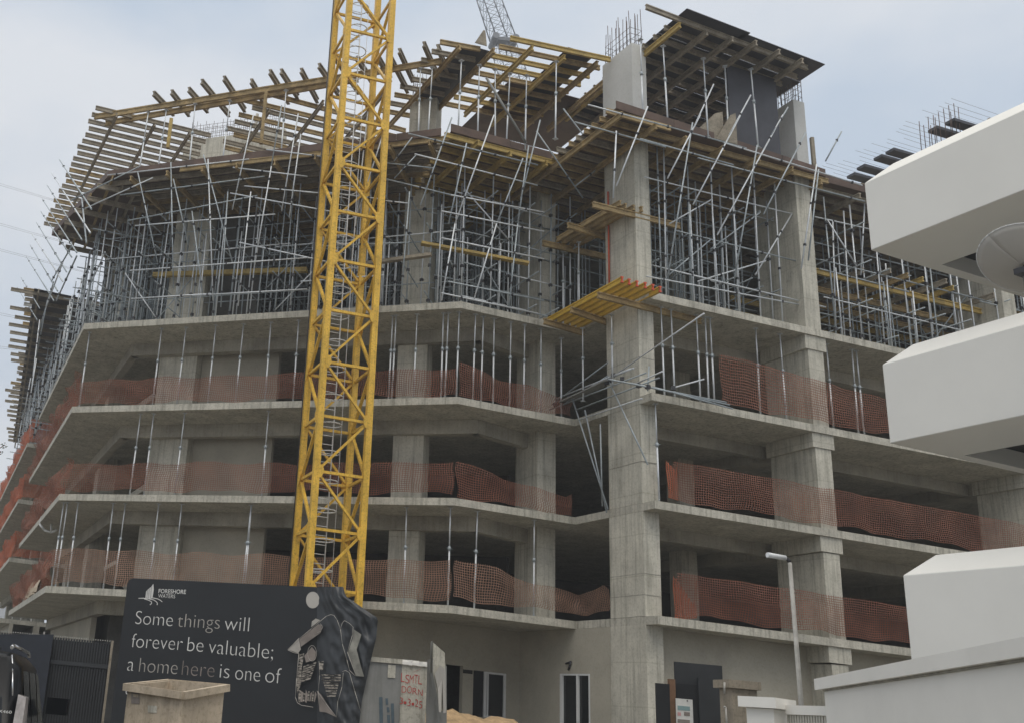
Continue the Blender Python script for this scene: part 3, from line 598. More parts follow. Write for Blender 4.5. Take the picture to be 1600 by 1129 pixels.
# ------------------------------------------------------------------ single props between floors
def make_prop(loc, h, label, grp):
    t = thing('steel_prop', loc, label, 'prop', grp); x, y, z = loc
    MB().cbox((x, y, z+.006), .16, .16, .01).build('base_plate', 'tube', t)
    MB().tube((x, y, z+.011), (x, y, z+h*.58), .031, 8).build('outer_tube', 'tube', t)
    MB().tube((x, y, z+h*.58), (x, y, z+h-.011), .023, 8).build('inner_tube', 'tube', t)
    c = MB().tube((x, y, z+h*.56), (x, y, z+h*.60), .052, 8).build('collar', 'tubed', t)
    MB().tube((x-.02, y-.11, z+h*.585), (x+.02, y+.11, z+h*.575), .009, 5).build('pin', 'tubed', c)
    MB().cbox((x, y, z+h-.006), .16, .16, .01).build('head_plate', 'tube', t)
    return t
proto = None; FL = {1: 'first', 2: 'second', 3: 'third'}
def props(lv, where, plane, xs, ypix):
    global proto
    seen = sorted(xs)
    for i, x_ in enumerate(seen):
        p = onp(x_, ypix, *plane); loc = Vector((p.x, p.y, ST[lv]+.004)); h = ST[lv+1]-TH-ST[lv]-.01
        lab = f'steel prop on {FL[lv]} open floor {where}, {ORD[i]} from the left'
        if len(seen) == 1: lab = f'lone steel prop on the {FL[lv]} open floor {where}'
        if proto is None: proto = make_prop(loc, h, lab, 'steel props between the floors'); continue
        dup(proto, loc, (random.uniform(-.012, .012), random.uniform(-.012, .012), random.random()*6), lab)
pAB = (A+nin*.35, B+nin*.35); pBC = (B+bk*.3, B+bk*.3+g); pDG = (D+bk*.45, D+bk*.45+g)
props(3, 'left of the mast', pAB, [125, 239, 277, 325, 368, 414, 458], 625)
props(3, 'between mast and slab bend', pAB, [607, 612, 646, 689, 695, 713], 620)
props(3, 'in the recess', pBC, [738, 751, 770, 796, 818, 845], 640)
props(3, 'right of the corner column', pDG, [1039, 1055, 1095, 1108, 1117, 1188, 1228, 1300, 1338, 1347], 640)
props(2, 'left of the mast', pAB, [203, 225, 273, 409], 770)
props(2, 'hugging the corner column', (D+bk*.25, D+bk*.25+g), [1030], 780)
props(1, 'left of the mast', pAB, [82, 88, 107, 163, 180, 234, 271, 380, 384], 905)
props(1, 'right of the mast', pAB, [631, 700], 935)
props(1, 'in the recess', pBC, [741, 834], 940)
for i, (x_, y_) in enumerate(((725, 195), (756, 203), (784, 210), (801, 215), (677, 206), (662, 207), (831, 217), (879, 198), (1018, 170), (1057, 178), (1120, 195), (1153, 206), (1199, 212), (250, 262), (300, 255), (352, 250), (220, 266), (445, 235))):
    q = V2(atz(x_, y_, 22.0))+bk*.45
    lab = ('steel prop under the roof formwork, between mast and corner column, ' if 600 < x_ < 960 else 'steel prop under the roof formwork right of the corner column, ' if x_ > 960 else 'steel prop on the upper deck left of the mast, ')
    rank = sorted(v for v in (725, 756, 784, 801, 677, 662, 831, 879, 1018, 1057, 1120, 1153, 1199, 250, 300, 352, 220, 445) if (600 < v < 960) == (600 < x_ < 960) and (v > 960) == (x_ > 960)).index(x_)
    dup(proto, P3(q, ZD+.03), (random.uniform(-.03, .03), random.uniform(-.03, .03), random.random()*6), lab+ORD[rank]+' from the left')
for i, (x_, y_, zb, zt) in enumerate(((877, 606, 12.3, 15.3), (911, 600, 12.6, 15.3), (957, 590, 12.8, 15.3), (905, 500, 15.8, 18.7), (880, 490, 15.8, 18.7))):
    p = onp(x_, y_, C-g*.4, D-g*.4); o = dup(proto, Vector((p.x, p.y, zb)), (0, 0, i), ('left', 'middle', 'right')[i]+' of three long props under the red-ended yellow platform' if i < 3 else ('nearer', 'farther')[i-3]+' prop under the high weathered timber platform')
    o.scale = (1, 1, (zt-zb)/3.24)
# leaning push-pull props and odd boards on the upper deck
for x0, y0, x1, y1, lab in ((760, 122, 822, 224, 'thick prop leaning across the dark opening left of the corner column'),):
    p = atz(x1, y1, 22.0); q = onp(x0, y0, V2(p), V2(p)+g); tag(MB().tube(p, q, .05, 8).build('raking_prop', 'steelg'), lab, 'prop')
for x_, y_, ww, hh, rz, lab in ((1092, 192, 1.3, .7, .5, 'broad pale plywood offcut leaning on the upper deck edge'), (1128, 200, .9, .75, .2, 'small pale plywood offcut standing right of a broader one')):
    p = atz(x_, y_, 22.0); a = V2(p)+bk*.3
    tag(MB().prism([P3(a, 21.73), P3(a+g*ww, 21.73), P3(a+g*ww+bk*.03, 21.73), P3(a+bk*.03, 21.73)], [P3(a+g*ww*.75, 22.1+hh), P3(a+g*ww, 22.25+hh), P3(a+g*ww+bk*.03, 22.25+hh), P3(a+g*ww*.75+bk*.03, 22.1+hh)]).build('plywood_offcut', 'timg'), lab, 'board')
p = P3(Q[6]-g*.15+bk*.35, ZD+.03); tag(MB().beam(p, p+Vector((.02, .05, 1.75)), .12, .12, (1, 0, 0)).build('timber_post', 'timg'), 'short grey timber post at the right end of the upper deck', 'post')
p = P3(Q[6]-g*.5+bk*.6, ZD+.03); tag(MB().beam(p, p+Vector((.0, .05, 1.1)), .12, .12, (1, 0, 0)).build('timber_post', 'timg'), 'stubby grey timber post behind a taller one on the upper deck', 'post')
# ------------------------------------------------------------------ orange safety nets
def net(label, pts, z, h, m='net', lift=.12, wav=.07, sagt=.08, hs=None, sagb=.05):
    pts = [V2(p) for p in pts]; seg = [(pts[i+1]-pts[i]).length for i in range(len(pts)-1)]; L_ = sum(seg); n = max(6, int(L_/.22)); rows = []; uv = []; NR = 9
    ph = [random.random()*6 for _ in range(6)]; cols = []
    for i in range(n+1):
        s = L_*i/n; k = 0; q = s
        while k < len(seg)-1 and q > seg[k]: q -= seg[k]; k += 1
        d = (pts[k+1]-pts[k]).normalized(); p = pts[k]+d*q; nn = Vector((d.y, -d.x))
        sg = math.sin(s*2.1+ph[0])*.5+math.sin(s*.9+ph[1])*.7
        hh = h if hs is None else hs[min(len(hs)-2, int(i/n*(len(hs)-1)))]*(1-(i/n*(len(hs)-1)) % 1)+hs[min(len(hs)-1, int(i/n*(len(hs)-1))+1)]*((i/n*(len(hs)-1)) % 1)
        top = z+lift+hh-sagt*(.5+.5*math.cos(s*2.6+ph[2]))-sagt*.5*sg; bot = z+lift+sagb*(math.sin(s*1.7+ph[3])+.6*math.sin(s*4.3+ph[4]))+.03
        col = []
        for r_ in range(NR):
            f = r_/(NR-1); off = wav*(math.sin(s*3.3+f*2.5+ph[4])*.6+math.sin(s*7.1-f*4+ph[5])*.35+math.sin(f*5+s+ph[0])*.4)
            col.append(P3(p+nn*off+d*(wav*.5*math.sin(f*6+s*2)), bot+(top-bot)*f))
        cols.append((s, col))
    rows = [[c[1][r_] for c in cols] for r_ in range(NR)]; uv = [[(c[0]+.02*math.sin(r_+c[0]), hscale(r_, NR, h)) for c in cols] for r_ in range(NR)]
    return tag(MB().grid(rows, uv).build('safety_net', m), label, 'safety net', 'orange safety nets along the floors')
def hscale(r_, n, h): return h*r_/(n-1)
def along(a, b, t0, t1, ins, nrm): return [a+(b-a)*t0+nrm*ins, a+(b-a)*t1+nrm*ins]
for k in (1, 2, 3):
    nm = FL[k]
    net(f'long orange mesh net along the {nm} open floor left of the bend, behind the mast', [A+(A2-A).normalized()*.3+nsd*.15, A+u*.3+nin*.15, B+nin*.15-u*.1], ST[k], (1.30, 1.12, 1.05)[k-1], 'netb' if k == 1 else 'net', lift=.16 if k < 3 else .1)
    net(f'crumpled orange mesh net down the left flank of the {nm} open floor', [A2+nsd*.12, A+sd*.2+nsd*.12], ST[k], 1.35, 'net', wav=.28, sagt=.2, sagb=.15)
    net(f'sagging orange mesh net in the recess of the {nm} open floor', [B+bk*.15+g*.1, C+bk*.1-g*.05] if k > 1 else [B+bk*.15+g*.1, C+bk*.1+g*.12, C+cd*1.6+g*.12], ST[k], 1.1, 'netb' if k == 1 else 'net', hs=(1.3, 1.0, .85, .7) if k > 1 else (1.35, 1.2, .85, .75, .95), lift=.05 if k > 1 else .22)
for k, x0 in ((1, .75), (2, .75), (3, 2.75)):
    net(f'dark orange mesh net along the {FL[k]} open floor right of the corner column', [D+g*x0+bk*.02, D+g*(x0+3.2)-bk*.03, GE-bk*.03], ST[k], 1.25, 'net', sagt=.03, wav=.05, hs=(1.3, 1.25, 1.2, 1.2, 1.15) if k < 3 else (1.75, 1.15, 1.25, 1.2, 1.1), lift=.1)
a0, a1 = D+g*.72+bk*.14, D+g*1.5+bk*.14
net('bright orange net flap bunched against the corner column on the first open floor', [a0, a1], ST[1], 1.2, 'neto', hs=(1.25, .25), wav=.05, lift=.05)
net('bright orange net strip bunched against the corner column on the second open floor', [D+g*.62+bk*.16, D+g*1.0+bk*.14], ST[2], 1.2, 'neto', hs=(1.3, .9), wav=.05, lift=.1)
for k in (2, 3, 4):
    net(f'bright orange net at the far left wing, {("lowest", "middle", "highest")[k-2]} of three', [F2+nsd*.1, F1+nsd*.1+sd*.1, F1+nsd*3.5], ST[k], 1.5, 'neto', wav=.2, sagt=.15)
# bunched tarpaulin and net heap at the left front corner
bx = A+sd*5.5+nsd*.5
rows = []
for i in range(12):
    th = i/11*math.pi; rows.append([P3(bx+sd*(j*.26-2.0)-nsd*(.5*math.cos(th)*(1+.3*math.sin(j*1.7))), ST[1]+.02+.75*math.sin(th)*(.7+.35*math.sin(j*1.1+i*.4))+.08*math.sin(j*3+i)) for j in range(16)])
tag(MB().grid(rows).build('folded_tarp', 'crate'), 'heap of folded tan sheeting at the left tip of the first open floor', 'tarp')
# pvc elbow hanging below the second floor edge
p = onp(62, 818, A, A2); tag(MB().path([p, p+Vector((.25, 0, -.25)), p+Vector((.55, 0, -.32)), p+Vector((.8, 0, -.18))], .05, 8).tube(p+Vector((.55, 0, -.3)), p+Vector((.5, 0, .15)), .05, 8).tube(p, p+Vector((0, .1, .35)), .03, 6).build('pipe_elbow', 'pipe'), 'white plastic pipe elbow hanging under the left slab edge', 'pipe')
# ------------------------------------------------------------------ tower crane mast
CF = V2(aty(495, 720, 33)); th = .236; SM = 1.66
ce1 = Vector((math.cos(th), math.sin(th))); ce2 = Vector((-ce1.y, ce1.x))
cr_t = thing('tower_crane_mast', P3(CF+ce1*SM/2+ce2*SM/2, 0), 'tall yellow lattice crane mast rising in front of the left facade out of the picture', 'crane')
LEG = [CF, CF+ce1*SM, CF+ce1*SM+ce2*SM, CF+ce2*SM]; BAY = 1.815; ZN0 = 12.46-7*BAY+.0; ZT = ZN0+BAY*17
MB().cbox(P3(CF+ce1*SM/2+ce2*SM/2, .3), 4, 4, .6, th).build('base_block', 'conc', cr_t)
for i, p in enumerate(LEG):
    MB().box(P3(p-ce1*.1-ce2*.1, .6), P3(ce1*.2, 0), P3(ce2*.2, 0), (0, 0, ZT-.6)).build('leg', 'crane', cr_t)
def inset(a, b, k=.11):
    d = (b-a).normalized(); return a+d*k, b-d*k
for fi in range(4):
    a, b = LEG[fi], LEG[(fi+1) % 4]; nf = Vector(((b-a).y, -(b-a).x)).normalized()
    for k in range(0, 17):
        z = ZN0+BAY*k
        if z < .9: continue
        a_, b_ = inset(a, b); MB().beam(P3(a_, z), P3(b_, z), .085, .09).build('cross_bar', 'crane', cr_t)
        p, q = (a_, b_) if k % 2 == 1 else (b_, a_)
        if k < 16: MB().beam(P3(p, z+.10), P3(q, z+BAY-.10), .075, .10, P3(nf, 0)).build('diagonal', 'crane', cr_t)
for fi in range(4):
    for k in range(1, 17):
        z = ZN0+BAY*k
        if z < .9: continue
        p, o_ = (LEG[fi], LEG[(fi+1) % 4]) if k % 2 == 1 else (LEG[(fi+1) % 4], LEG[fi])
        e_ = (o_-p).normalized(); f_ = (LEG[(fi+1) % 4]-LEG[fi]).normalized(); no = Vector((f_.y, -f_.x)); c_ = p+no*.101
        pf = ((.02, -.24), (.15, -.20), (.22, -.05), (.22, .08), (.15, .20), (.02, .24))
        MB().prism([P3(c_+e_*x_, z+h_) for x_, h_ in pf], [P3(c_+no*.012+e_*x_, z+h_) for x_, h_ in pf]).build('gusset_plate', 'crane', cr_t)
for k in (1, 5, 9, 13):
    z = ZN0+BAY*(k+.0)+.35
    for p in LEG:
        if z > 1: MB().box(P3(p-ce1*.106-ce2*.106, z), P3(ce1*.212, 0), P3(ce2*.212, 0), (0, 0, .10)).build('joint_collar', 'crane', cr_t)
lx = CF+ce1*.62+ce2*1.05
lad = MB()
for o in (-.2, .2): lad.tube(P3(lx+ce1*o, .7), P3(lx+ce1*o, ZT-.5), .022, 6)
z = 1.0
while z < ZT-.6: lad.tube(P3(lx-ce1*.2, z), P3(lx+ce1*.2, z), .013, 5); z += .3
lad = lad.build('ladder', 'frame', cr_t)
z = 3.0
hb = MB()
for o in (-.33, 0, .33): hb.tube(P3(lx+ce1*o-ce2*(.62 if o == 0 else .45), 2.5), P3(lx+ce1*o-ce2*(.62 if o == 0 else .45), ZT-.6), .012, 5)
hb.build('cage_bar', 'frame', lad)
while z < ZT-.6:
    pts = [P3(lx+ce1*(.36*math.cos(a_))-ce2*(.3-.36*math.sin(-a_)), z) for a_ in [math.pi*2*q/16 for q in range(17)]]
    MB().path(pts, .021, 5).build('cage_hoop', 'frame', lad); z += .95
MB().tube(P3(LEG[3]-ce1*.14, .6), P3(LEG[3]-ce1*.14, ZT), .022, 6).build('power_cable', 'clamp', cr_t)
# ------------------------------------------------------------------ second, distant crane
YJ = 110
jt, jm_, jb = aty(750, -40, YJ), aty(787, 66, YJ), aty(812, 150, YJ+1)
jc = thing('distant_crane', Vector((jb.x, jb.y, 0)), 'grey lattice crane seen far off above the middle of the roof formwork', 'crane')
def lattice(p, q, w0, w1, n, m, nm, r=.07):
    p, q = Vector(p), Vector(q); d = (q-p).normalized(); a = d.cross(Vector((0, 1, 0))).normalized(); b = d.cross(a); mb = MB(); C4 = []
    for t_, w_ in ((0, w0), (1, w1)): C4.append([p+(q-p)*t_+a*w_*sx/2+b*w_*sy/2 for sx, sy in ((-1, -1), (1, -1), (1, 1), (-1, 1))])
    for i in range(4): MB().tube(C4[0][i], C4[1][i], r*1.6, 6).build(nm+'_chord', m, jc)
    lt = MB()
    for k in range(n):
        for i in range(4):
            j = (i+1) % 4; f0, f1 = k/n, (k+1)/n; x0 = C4[0][i].lerp(C4[1][i], f0); x1 = C4[0][j].lerp(C4[1][j], f1); x2 = C4[0][j].lerp(C4[1][j], f0); lt.tube(x0, x1, r*.7, 5); lt.tube(x0, x2, r*.6, 5)
            lt.tube(C4[0][j].lerp(C4[1][j], f0), C4[0][i].lerp(C4[1][i], f1), r*.5, 5)
    lt.build(nm+'_lacing', m, jc)
lattice(jm_, jt, 2.3, 2.0, 7, 'crang', 'boom', .045); lattice(jb, jm_-Vector((0, 0, .7)), 2.6, 2.3, 7, 'crang', 'lower_boom', .035)
lattice(Vector((jb.x, jb.y, 0)), jb, 2.6, 2.6, 30, 'crang', 'mast', .08)
MB().cbox(jm_, 2.7, 1.4, .45).build('boom_joint', 'crang', jc)
for o in (-1.2, 1.2): MB().tube(jm_+Vector((o, -1.25, 0)), jm_+Vector((o, 1.25, 0)), .42, 10).build('pulley', 'crang', jc)
MB().tube(jm_+Vector((.3, -.3, -.4)), jm_+Vector((.3, -.3, -2.0)), .25, 6, .05).build('hook_block', 'crang', jc)
# ------------------------------------------------------------------ roof formwork rising behind the white building
ja, jb2 = V2((26.5, 35.5)), V2((24.6, 41.8))
t = thing('roof_formwork', P3(ja+g*6, Z6), 'dark roof formwork almost wholly hidden behind the upper white balcony', 'formwork', 'timber formwork decks')
MB().slab([ja+g*1.0, ja+g*22, ja+g*22+bk*9, ja+g*1.0+bk*9], Z6+.2, Z6+.225).build('plywood_sheet', 'plyb', t)
for k in range(10): MB().ibeam(P3(ja+g*.8+bk*k, Z6+.1), P3(ja+g*20+bk*k, Z6+.1), .09, .2).build('joist', 'timg', t)
for k in range(5): MB().ibeam(P3(ja+g*(1.2+4*k)-bk*.3, Z6-.11), P3(ja+g*(1.2+4*k)+bk*9, Z6-.11), .1, .2).build('bearer', 'timg', t)
for k in range(4):
    for j in range(3):
        p = ja+g*(2+5*k)+bk*(1+3*j); MB().tube(P3(p, Z5), P3(p, Z6-.22), .03).build('post', 'tube', t)
for i, (x_, y_) in enumerate(((1350, 277), (1366, 264), (1393, 249), (1412, 239), (1480, 205), (1507, 193))):
    p = atz(x_, y_, Z6+.1); o = MB().box(p-P3(g*.5, 0), P3(g*1.6, 0), P3(bk*.42, 0), (0, 0, .12)).build('deck_board', 'plyb')
    tag(o, ('lowest and leftmost', 'second lowest', 'third lowest', 'third highest', 'second highest', 'highest and rightmost')[i]+' of six dark boards jutting out above the white balcony', 'board', 'dark boards above the white balcony')
t = thing('rebar_mat', P3(ja, Z6+.2), 'bristling reinforcement bars against the sky above the white building', 'rebar')
mb = MB()
for k in range(26): a = ja+bk*(k*.26-.2); mb.tube(P3(a+g*2.2, Z6+.3), P3(a-g*random.uniform(.4, 1.6), Z6+.3+random.uniform(0, .1)), .005, 4)
mb.build('mesh_bars', 'rust', t)
mb = MB(); pr = (ja+bk*.6, ja+bk*.6+g)
for x_, y_, x1, y1 in ((1436, 190, 1441, 250), (1443, 196, 1448, 246), (1450, 183, 1454, 240), (1458, 180, 1463, 238), (1466, 176, 1472, 232), (1474, 170, 1480, 226), (1482, 165, 1488, 222), (1490, 162, 1496, 218), (1497, 168, 1501, 214), (1454, 196, 1458, 240), (1461, 184, 1465, 232), (1485, 175, 1490, 220)):
    mb.tube(onp(x_, y_, *pr), onp(x1, y1, *pr), .014, 4)
mb.build('starter_bars', 'rust', t)
# ------------------------------------------------------------------ white building on the right
WC = Vector((9.915, 16.0)); wd = Vector((-.35, .937)).normalized(); wn = Vector((wd.y, -wd.x))
wb = thing('white_building', P3(WC-wd*6+wn*3, 0), 'smooth white building on the right with three stacked balcony bands', 'building')
LW = 15.0
def band(z0, z1, nm='balcony_band', dep=5.0, ch=.32):
    b0 = [WC, WC-wd*LW, WC-wd*LW+wn*dep, WC+wn*dep]; c0 = [WC+wn*ch-wd*ch, WC-wd*LW+wn*ch, WC-wd*LW+wn*dep, WC+wn*dep-wd*ch]; mb = MB(); i = 0
    mb.v = [P3(p, z0) for p in b0]+[P3(p, z1) for p in b0]+[P3(p, z1+ch) for p in c0]
    for k in range(4):
        j = (k+1) % 4; mb.f += [(k, j, 4+j, 4+k), (4+k, 4+j, 8+j, 8+k)]
    mb.f += [(8, 9, 10, 11)]
    # soffit as a rim with a recess behind it
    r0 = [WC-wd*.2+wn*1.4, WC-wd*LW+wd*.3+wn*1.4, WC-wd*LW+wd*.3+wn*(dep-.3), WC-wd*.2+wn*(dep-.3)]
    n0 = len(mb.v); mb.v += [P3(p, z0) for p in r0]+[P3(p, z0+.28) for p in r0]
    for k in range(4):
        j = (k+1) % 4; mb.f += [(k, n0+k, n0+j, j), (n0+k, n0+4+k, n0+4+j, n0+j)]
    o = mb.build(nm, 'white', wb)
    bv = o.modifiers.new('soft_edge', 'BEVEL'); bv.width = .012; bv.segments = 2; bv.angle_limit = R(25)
    MB().slab([p for p in r0], z0+.284, z0+.31).build('recess_shade_panel', 'dark', o)  # recess ceiling coloured dark to imitate the shade of an opening
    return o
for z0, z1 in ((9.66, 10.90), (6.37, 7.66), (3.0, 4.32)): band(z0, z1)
MB().slab([WC-wd*LW+wn*.05, WC+wn*.05-wd*.05, WC+wn*4.9-wd*.05, WC-wd*LW+wn*4.9], .0, 2.996).build('ground_floor_wall', 'white', wb)
for z0, z1 in ((4.66, 6.36), (7.99, 9.65), (11.24, 13.6)):
    o = MB().slab([WC-wd*LW+wn*5.2, WC+wn*5.2-wd*1.2, WC+wn*9-wd*1.2, WC-wd*LW+wn*9], z0-1.5, z1+1.5 if z1 < 12 else z1).build('rear_wall', 'white', wb)
    for k in range(3): MB().slab([WC-wd*(2.2+4*k)+wn*5.17, WC-wd*(4.6+4*k)+wn*5.17, WC-wd*(4.6+4*k)+wn*5.199, WC-wd*(2.2+4*k)+wn*5.199], z0, z1-.1).build('window', 'glass', wb)
# satellite dish on its arm
dc = aty(1602, 412, 12.7); dt = thing('satellite_dish', dc, 'grey satellite dish seen from below in front of the upper white balcony', 'satellite dish')
ax = (Vector((.50, .30, .80))).normalized(); da = ax.cross(Vector((0, 1, 0))).normalized(); db = ax.cross(da); rows = []
RD = .56
for i in range(9):
    r_ = max(.02, RD*i/8); rows.append([dc+ax*(.17*(r_/RD)**2-.06)+(da*math.cos(a_)+db*math.sin(a_))*r_ for a_ in [2*math.pi*k/40 for k in range(41)]])
mb = MB().grid(rows); mb.sm = True; dish = mb.build('reflector', 'dish', dt)
sm_ = dish.modifiers.new('thick', 'SOLIDIFY'); sm_.thickness = .012
MB().path([rows[8][k]+ax*.004 for k in range(41)], .009, 5).build('rim', 'frame', dish)
pa = dc-ax*.07; MB().path([pa, pa+Vector((.03, .05, -.10)), pa+Vector((.22, .3, -.34)), pa+Vector((.9, 1.0, -.36))], .03, 8).build('arm', 'steelg', dt)
MB().cbox(pa+Vector((.0, .02, -.07)), .2, .14, .08, .4).build('bracket', 'clamp', dt)
MB().tube(dc+ax*.1, dc+ax*.55, .02, 6).build('feed_horn', 'steelg', dt)
# ------------------------------------------------------------------ boundary wall, gate, pillars
W0 = V2(aty(1288, 1080, 13)); W1 = V2(atz(1600, 1031, 2.36)); wv = (W0-W1).normalized(); wm = Vector((wv.y, -wv.x))
bw = thing('boundary_wall', P3((W0+W1)/2, 0), 'white boundary wall with a projecting coping at the lower right', 'wall')
MB().slab([W0, W1-wv*3, W1-wv*3+wm*.25, W0+wm*.25], 0, 2.356).build('wall', 'whiteold', bw)
MB().slab([W0+wv*.2-wm*.06, W1-wv*3.1-wm*.06, W1-wv*3.1+wm*.38, W0+wv*.2+wm*.38], 2.372, 2.50).build('coping', 'whiteold', bw)
MB().slab([W0-wm*.018, W1-wv*3-wm*.018, W1-wv*3, W0], 2.352, 2.371).build('mildew_joint', 'stain', bw)
gt = thing('white_pillar', aty(1199, 1120, 14), 'white square gate pillar with a wide cap left of the boundary wall', 'pillar')
pc_ = V2(aty(1199, 1110, 14.2)); ra_ = .62
gt.location = P3(pc_, 0)
MB().cbox(P3(pc_, 1.07), .36, .36, 2.14, ra_).build('shaft', 'whiteold', gt)
mb = MB(); mb.cbox(P3(pc_, 2.21), .50, .50, .13, ra_); mb.build('cap', 'whiteold', gt)
gate = thing('slatted_gate', P3((pc_+W0)/2, 0), 'low cream slatted gate between the white pillar and the boundary wall', 'gate')
ga, gb = V2(aty(1226, 1100, 14.0)), V2(aty(1293, 1100, 13.2)); gd = (gb-ga).normalized(); gL = (gb-ga).length; gn = Vector((-gd.y, gd.x))
MB().box(P3(ga, 2.09), P3(gd*gL, 0), P3(gn*.08, 0), (0, 0, .11)).build('top_rail', 'whiteold', gate)
mb = MB(); k = 0
while k < gL: mb.box(P3(ga+gd*k+gn*.02, .1), P3(gd*.032, 0), P3(gn*.03, 0), (0, 0, 1.989)); k += .05
mb.build('slats', 'slat', gate)
MB().box(P3(ga+gn*.055, .1), P3(gd*gL, 0), P3(gn*.01, 0), (0, 0, 1.98)).build('backing_sheet', 'brown', gate)
# street lamp
lp0 = aty(1254, 1090, 20); lt_ = thing('street_lamp', Vector((lp0.x, lp0.y, 0)), 'slim street lamp with a white tube head bent left beside the white pillar', 'lamp')
ltop = aty(1234, 878, 20)
MB().tube((lp0.x, 20, 0), ltop, .048, 10, .036).build('pole', 'pole', lt_)
le = aty(1227, 871, 20); l2 = aty(1199, 866, 19.9); MB().path([ltop, ltop+Vector((-.03, 0, .06)), le], .035, 8).build('bend', 'clamp', lt_)
MB().tube(le, l2, .05, 10).build('lamp_head', 'lampw', lt_)
# charcoal gate panels and pillar behind
zg = 0
pn = thing('charcoal_gate', aty(1090, 1120, 26), 'charcoal sheet gate with lower front panels beside the corner column', 'gate'); pn.location.z = 0
def pbox(x0, x1, yt, Y, m, nm, par, th=.05, zb=0.0, dz=0):
    a, b = aty(x0, yt, Y), aty(x1, yt, Y); z1 = (a.z+b.z)/2; return MB().box((a.x, Y, zb), (b.x-a.x, 0, 0), (0, th, 0), (0, 0, z1-zb)).build(nm, m, par)
pbox(1054, 1128, 1036, 26, 'dark', 'tall_sheet', pn); pbox(1055, 1090, 1068, 25.9, 'vinyl', 'front_panel', pn); pbox(1091, 1132, 1060, 25.85, 'dark', 'front_panel', pn)
tag(pbox(1046, 1055, 1060, 25.8, 'brown', 'gate_post', None, .12), 'rusty brown post left of the charcoal gate', 'post')
tag(pbox(1025, 1046, 1067, 25.7, 'vinyl', 'site_board', None, .06), 'narrow black board standing against the corner column left of a brown post', 'board')
nb = pbox(1056, 1082, 1091, 25.75, 'ink', 'notice_board', None, .03, .9); tag(nb, 'white site notice with faded coloured marks on the charcoal gate', 'sign')
for x0, x1, y0, y1, m_ in ((1059, 1078, 1103, 1108, 'teal'), (1059, 1064, 1112, 1117, 'pink'), (1069, 1078, 1112, 1114, 'inkg'), (1069, 1078, 1115, 1117, 'inkg'), (1059, 1078, 1124, 1125, 'inkg'), (1059, 1078, 1127, 1128, 'inkg')):
    a, b = aty(x0, y1, 25.74), aty(x1, y0, 25.74); MB().box((a.x, 25.742, a.z), (b.x-a.x, 0, 0), (0, .006, 0), (0, 0, b.z-a.z)).build('printed_mark', m_, nb)
a = aty(1074, 1094, 25.73); MB().cbox(a, .03, .01, .03).build('nail', 'clamp', nb)
p = aty(1158, 1075, 24); cpil = thing('concrete_pillar', Vector((p.x, 24, 0)), 'brownish concrete gate pillar with a thin cap behind the white pillar', 'pillar')
MB().cbox((p.x+.02, 24.2, 1.44), .58, .5, 2.88, .1).build('shaft', 'oldconc', cpil); MB().cbox((p.x, 24.2, 2.97), .74, .66, .17, .1).build('cap', 'oldconc', cpil)
MB().path([aty(1132, 1065, 23.8), aty(1132, 1083, 23.8)], .02, 6).path([aty(1131, 1103, 23.8), aty(1134, 1104, 23.8), aty(1136, 1135, 23.8)], .02, 6).build('conduit', 'pole', cpil)
# ------------------------------------------------------------------ billboard hoarding
BL, BR = V2(atz(200, 902, 4.2)), V2(atz(530, 918, 4.2)); bx_ = (BR-BL).normalized(); bn = Vector((bx_.y, -bx_.x))
bb = thing('billboard', P3((BL+BR)/2, 0), 'large black advertising hoarding with white lettering and a crumpled right end', 'billboard')
LB = (BR-BL).length
mb = MB(); zt_ = 4.2
mb.prism([P3(BL, .25), P3(BR+bx_*.02, .25), P3(BR+bx_*.02, zt_), P3(BL+bx_*.14, zt_), P3(BL+bx_*.04, zt_-.04), P3(BL, zt_-.14)], [P3(p-bn*.08, z) for p, z in ((BL, .25), (BR+bx_*.02, .25), (BR+bx_*.02, zt_), (BL+bx_*.14, zt_), (BL+bx_*.04, zt_-.04), (BL, zt_-.14))])
mb.build('panel', 'vinyl', bb)
for f in (.05, .35, .65, .97): MB().cbox(P3(BL+(BR-BL)*f-bn*.2, 2.0), .1, .1, 4.0).build('post', 'steelg', bb)
def bp(px, py, off=.004): return onp(px, py, BL+bn*off, BR+bn*off)
def word(txt, x0, y0, x1, y1, cap, ink, root=None, P=bp, off=.006, thin=-.019, parent=None, depth=.003, nm='lettering', hx=None):
    cu = bpy.data.curves.new('t', 'FONT'); cu.body = txt; cu.size = 1; cu.offset = thin
    to = bpy.data.objects.new('t', cu); COL.objects.link(to); dg = bpy.context.evaluated_depsgraph_get(); me0 = to.evaluated_get(dg).to_mesh()
    vs = [v.co.copy() for v in me0.vertices]; fs = [tuple(p.vertices) for p in me0.polygons]; to.to_mesh_clear(); bpy.data.objects.remove(to); bpy.data.curves.remove(cu)
    mnx = min(v.x for v in vs); mxx = max(v.x for v in vs)
    p0, p1 = P(x0, y0, off), P(x1, y1, off); pc = P(x0, y0-cap, off); ex = (p1-p0)/(mxx-mnx); H = (pc-p0).length/.70; up = Vector((0, 0, 1))
    mb = MB(); mb.v = [p0+ex*(v.x-mnx)+up*(v.y*H) for v in vs]; mb.f = fs
    return mb.build(nm, ink, parent)
def zb2(x, y): return 180+x*.15, 890+y*.15
def wl(txt, x0, x1, yb0, yb1, cap, ink, thin=-.019): 
    (a, b), (c_, d_) = zb2(x0, yb0), zb2(x1, yb1); word(txt, a, b, c_, d_, cap, ink, parent=bb, thin=thin)
wl('Some', 203, 596, 560, 585, 21.5, 'ink'); wl('things', 645, 1085, 590, 612, 22, 'inkw'); wl('will', 1135, 1390, 622, 640, 23, 'ink')
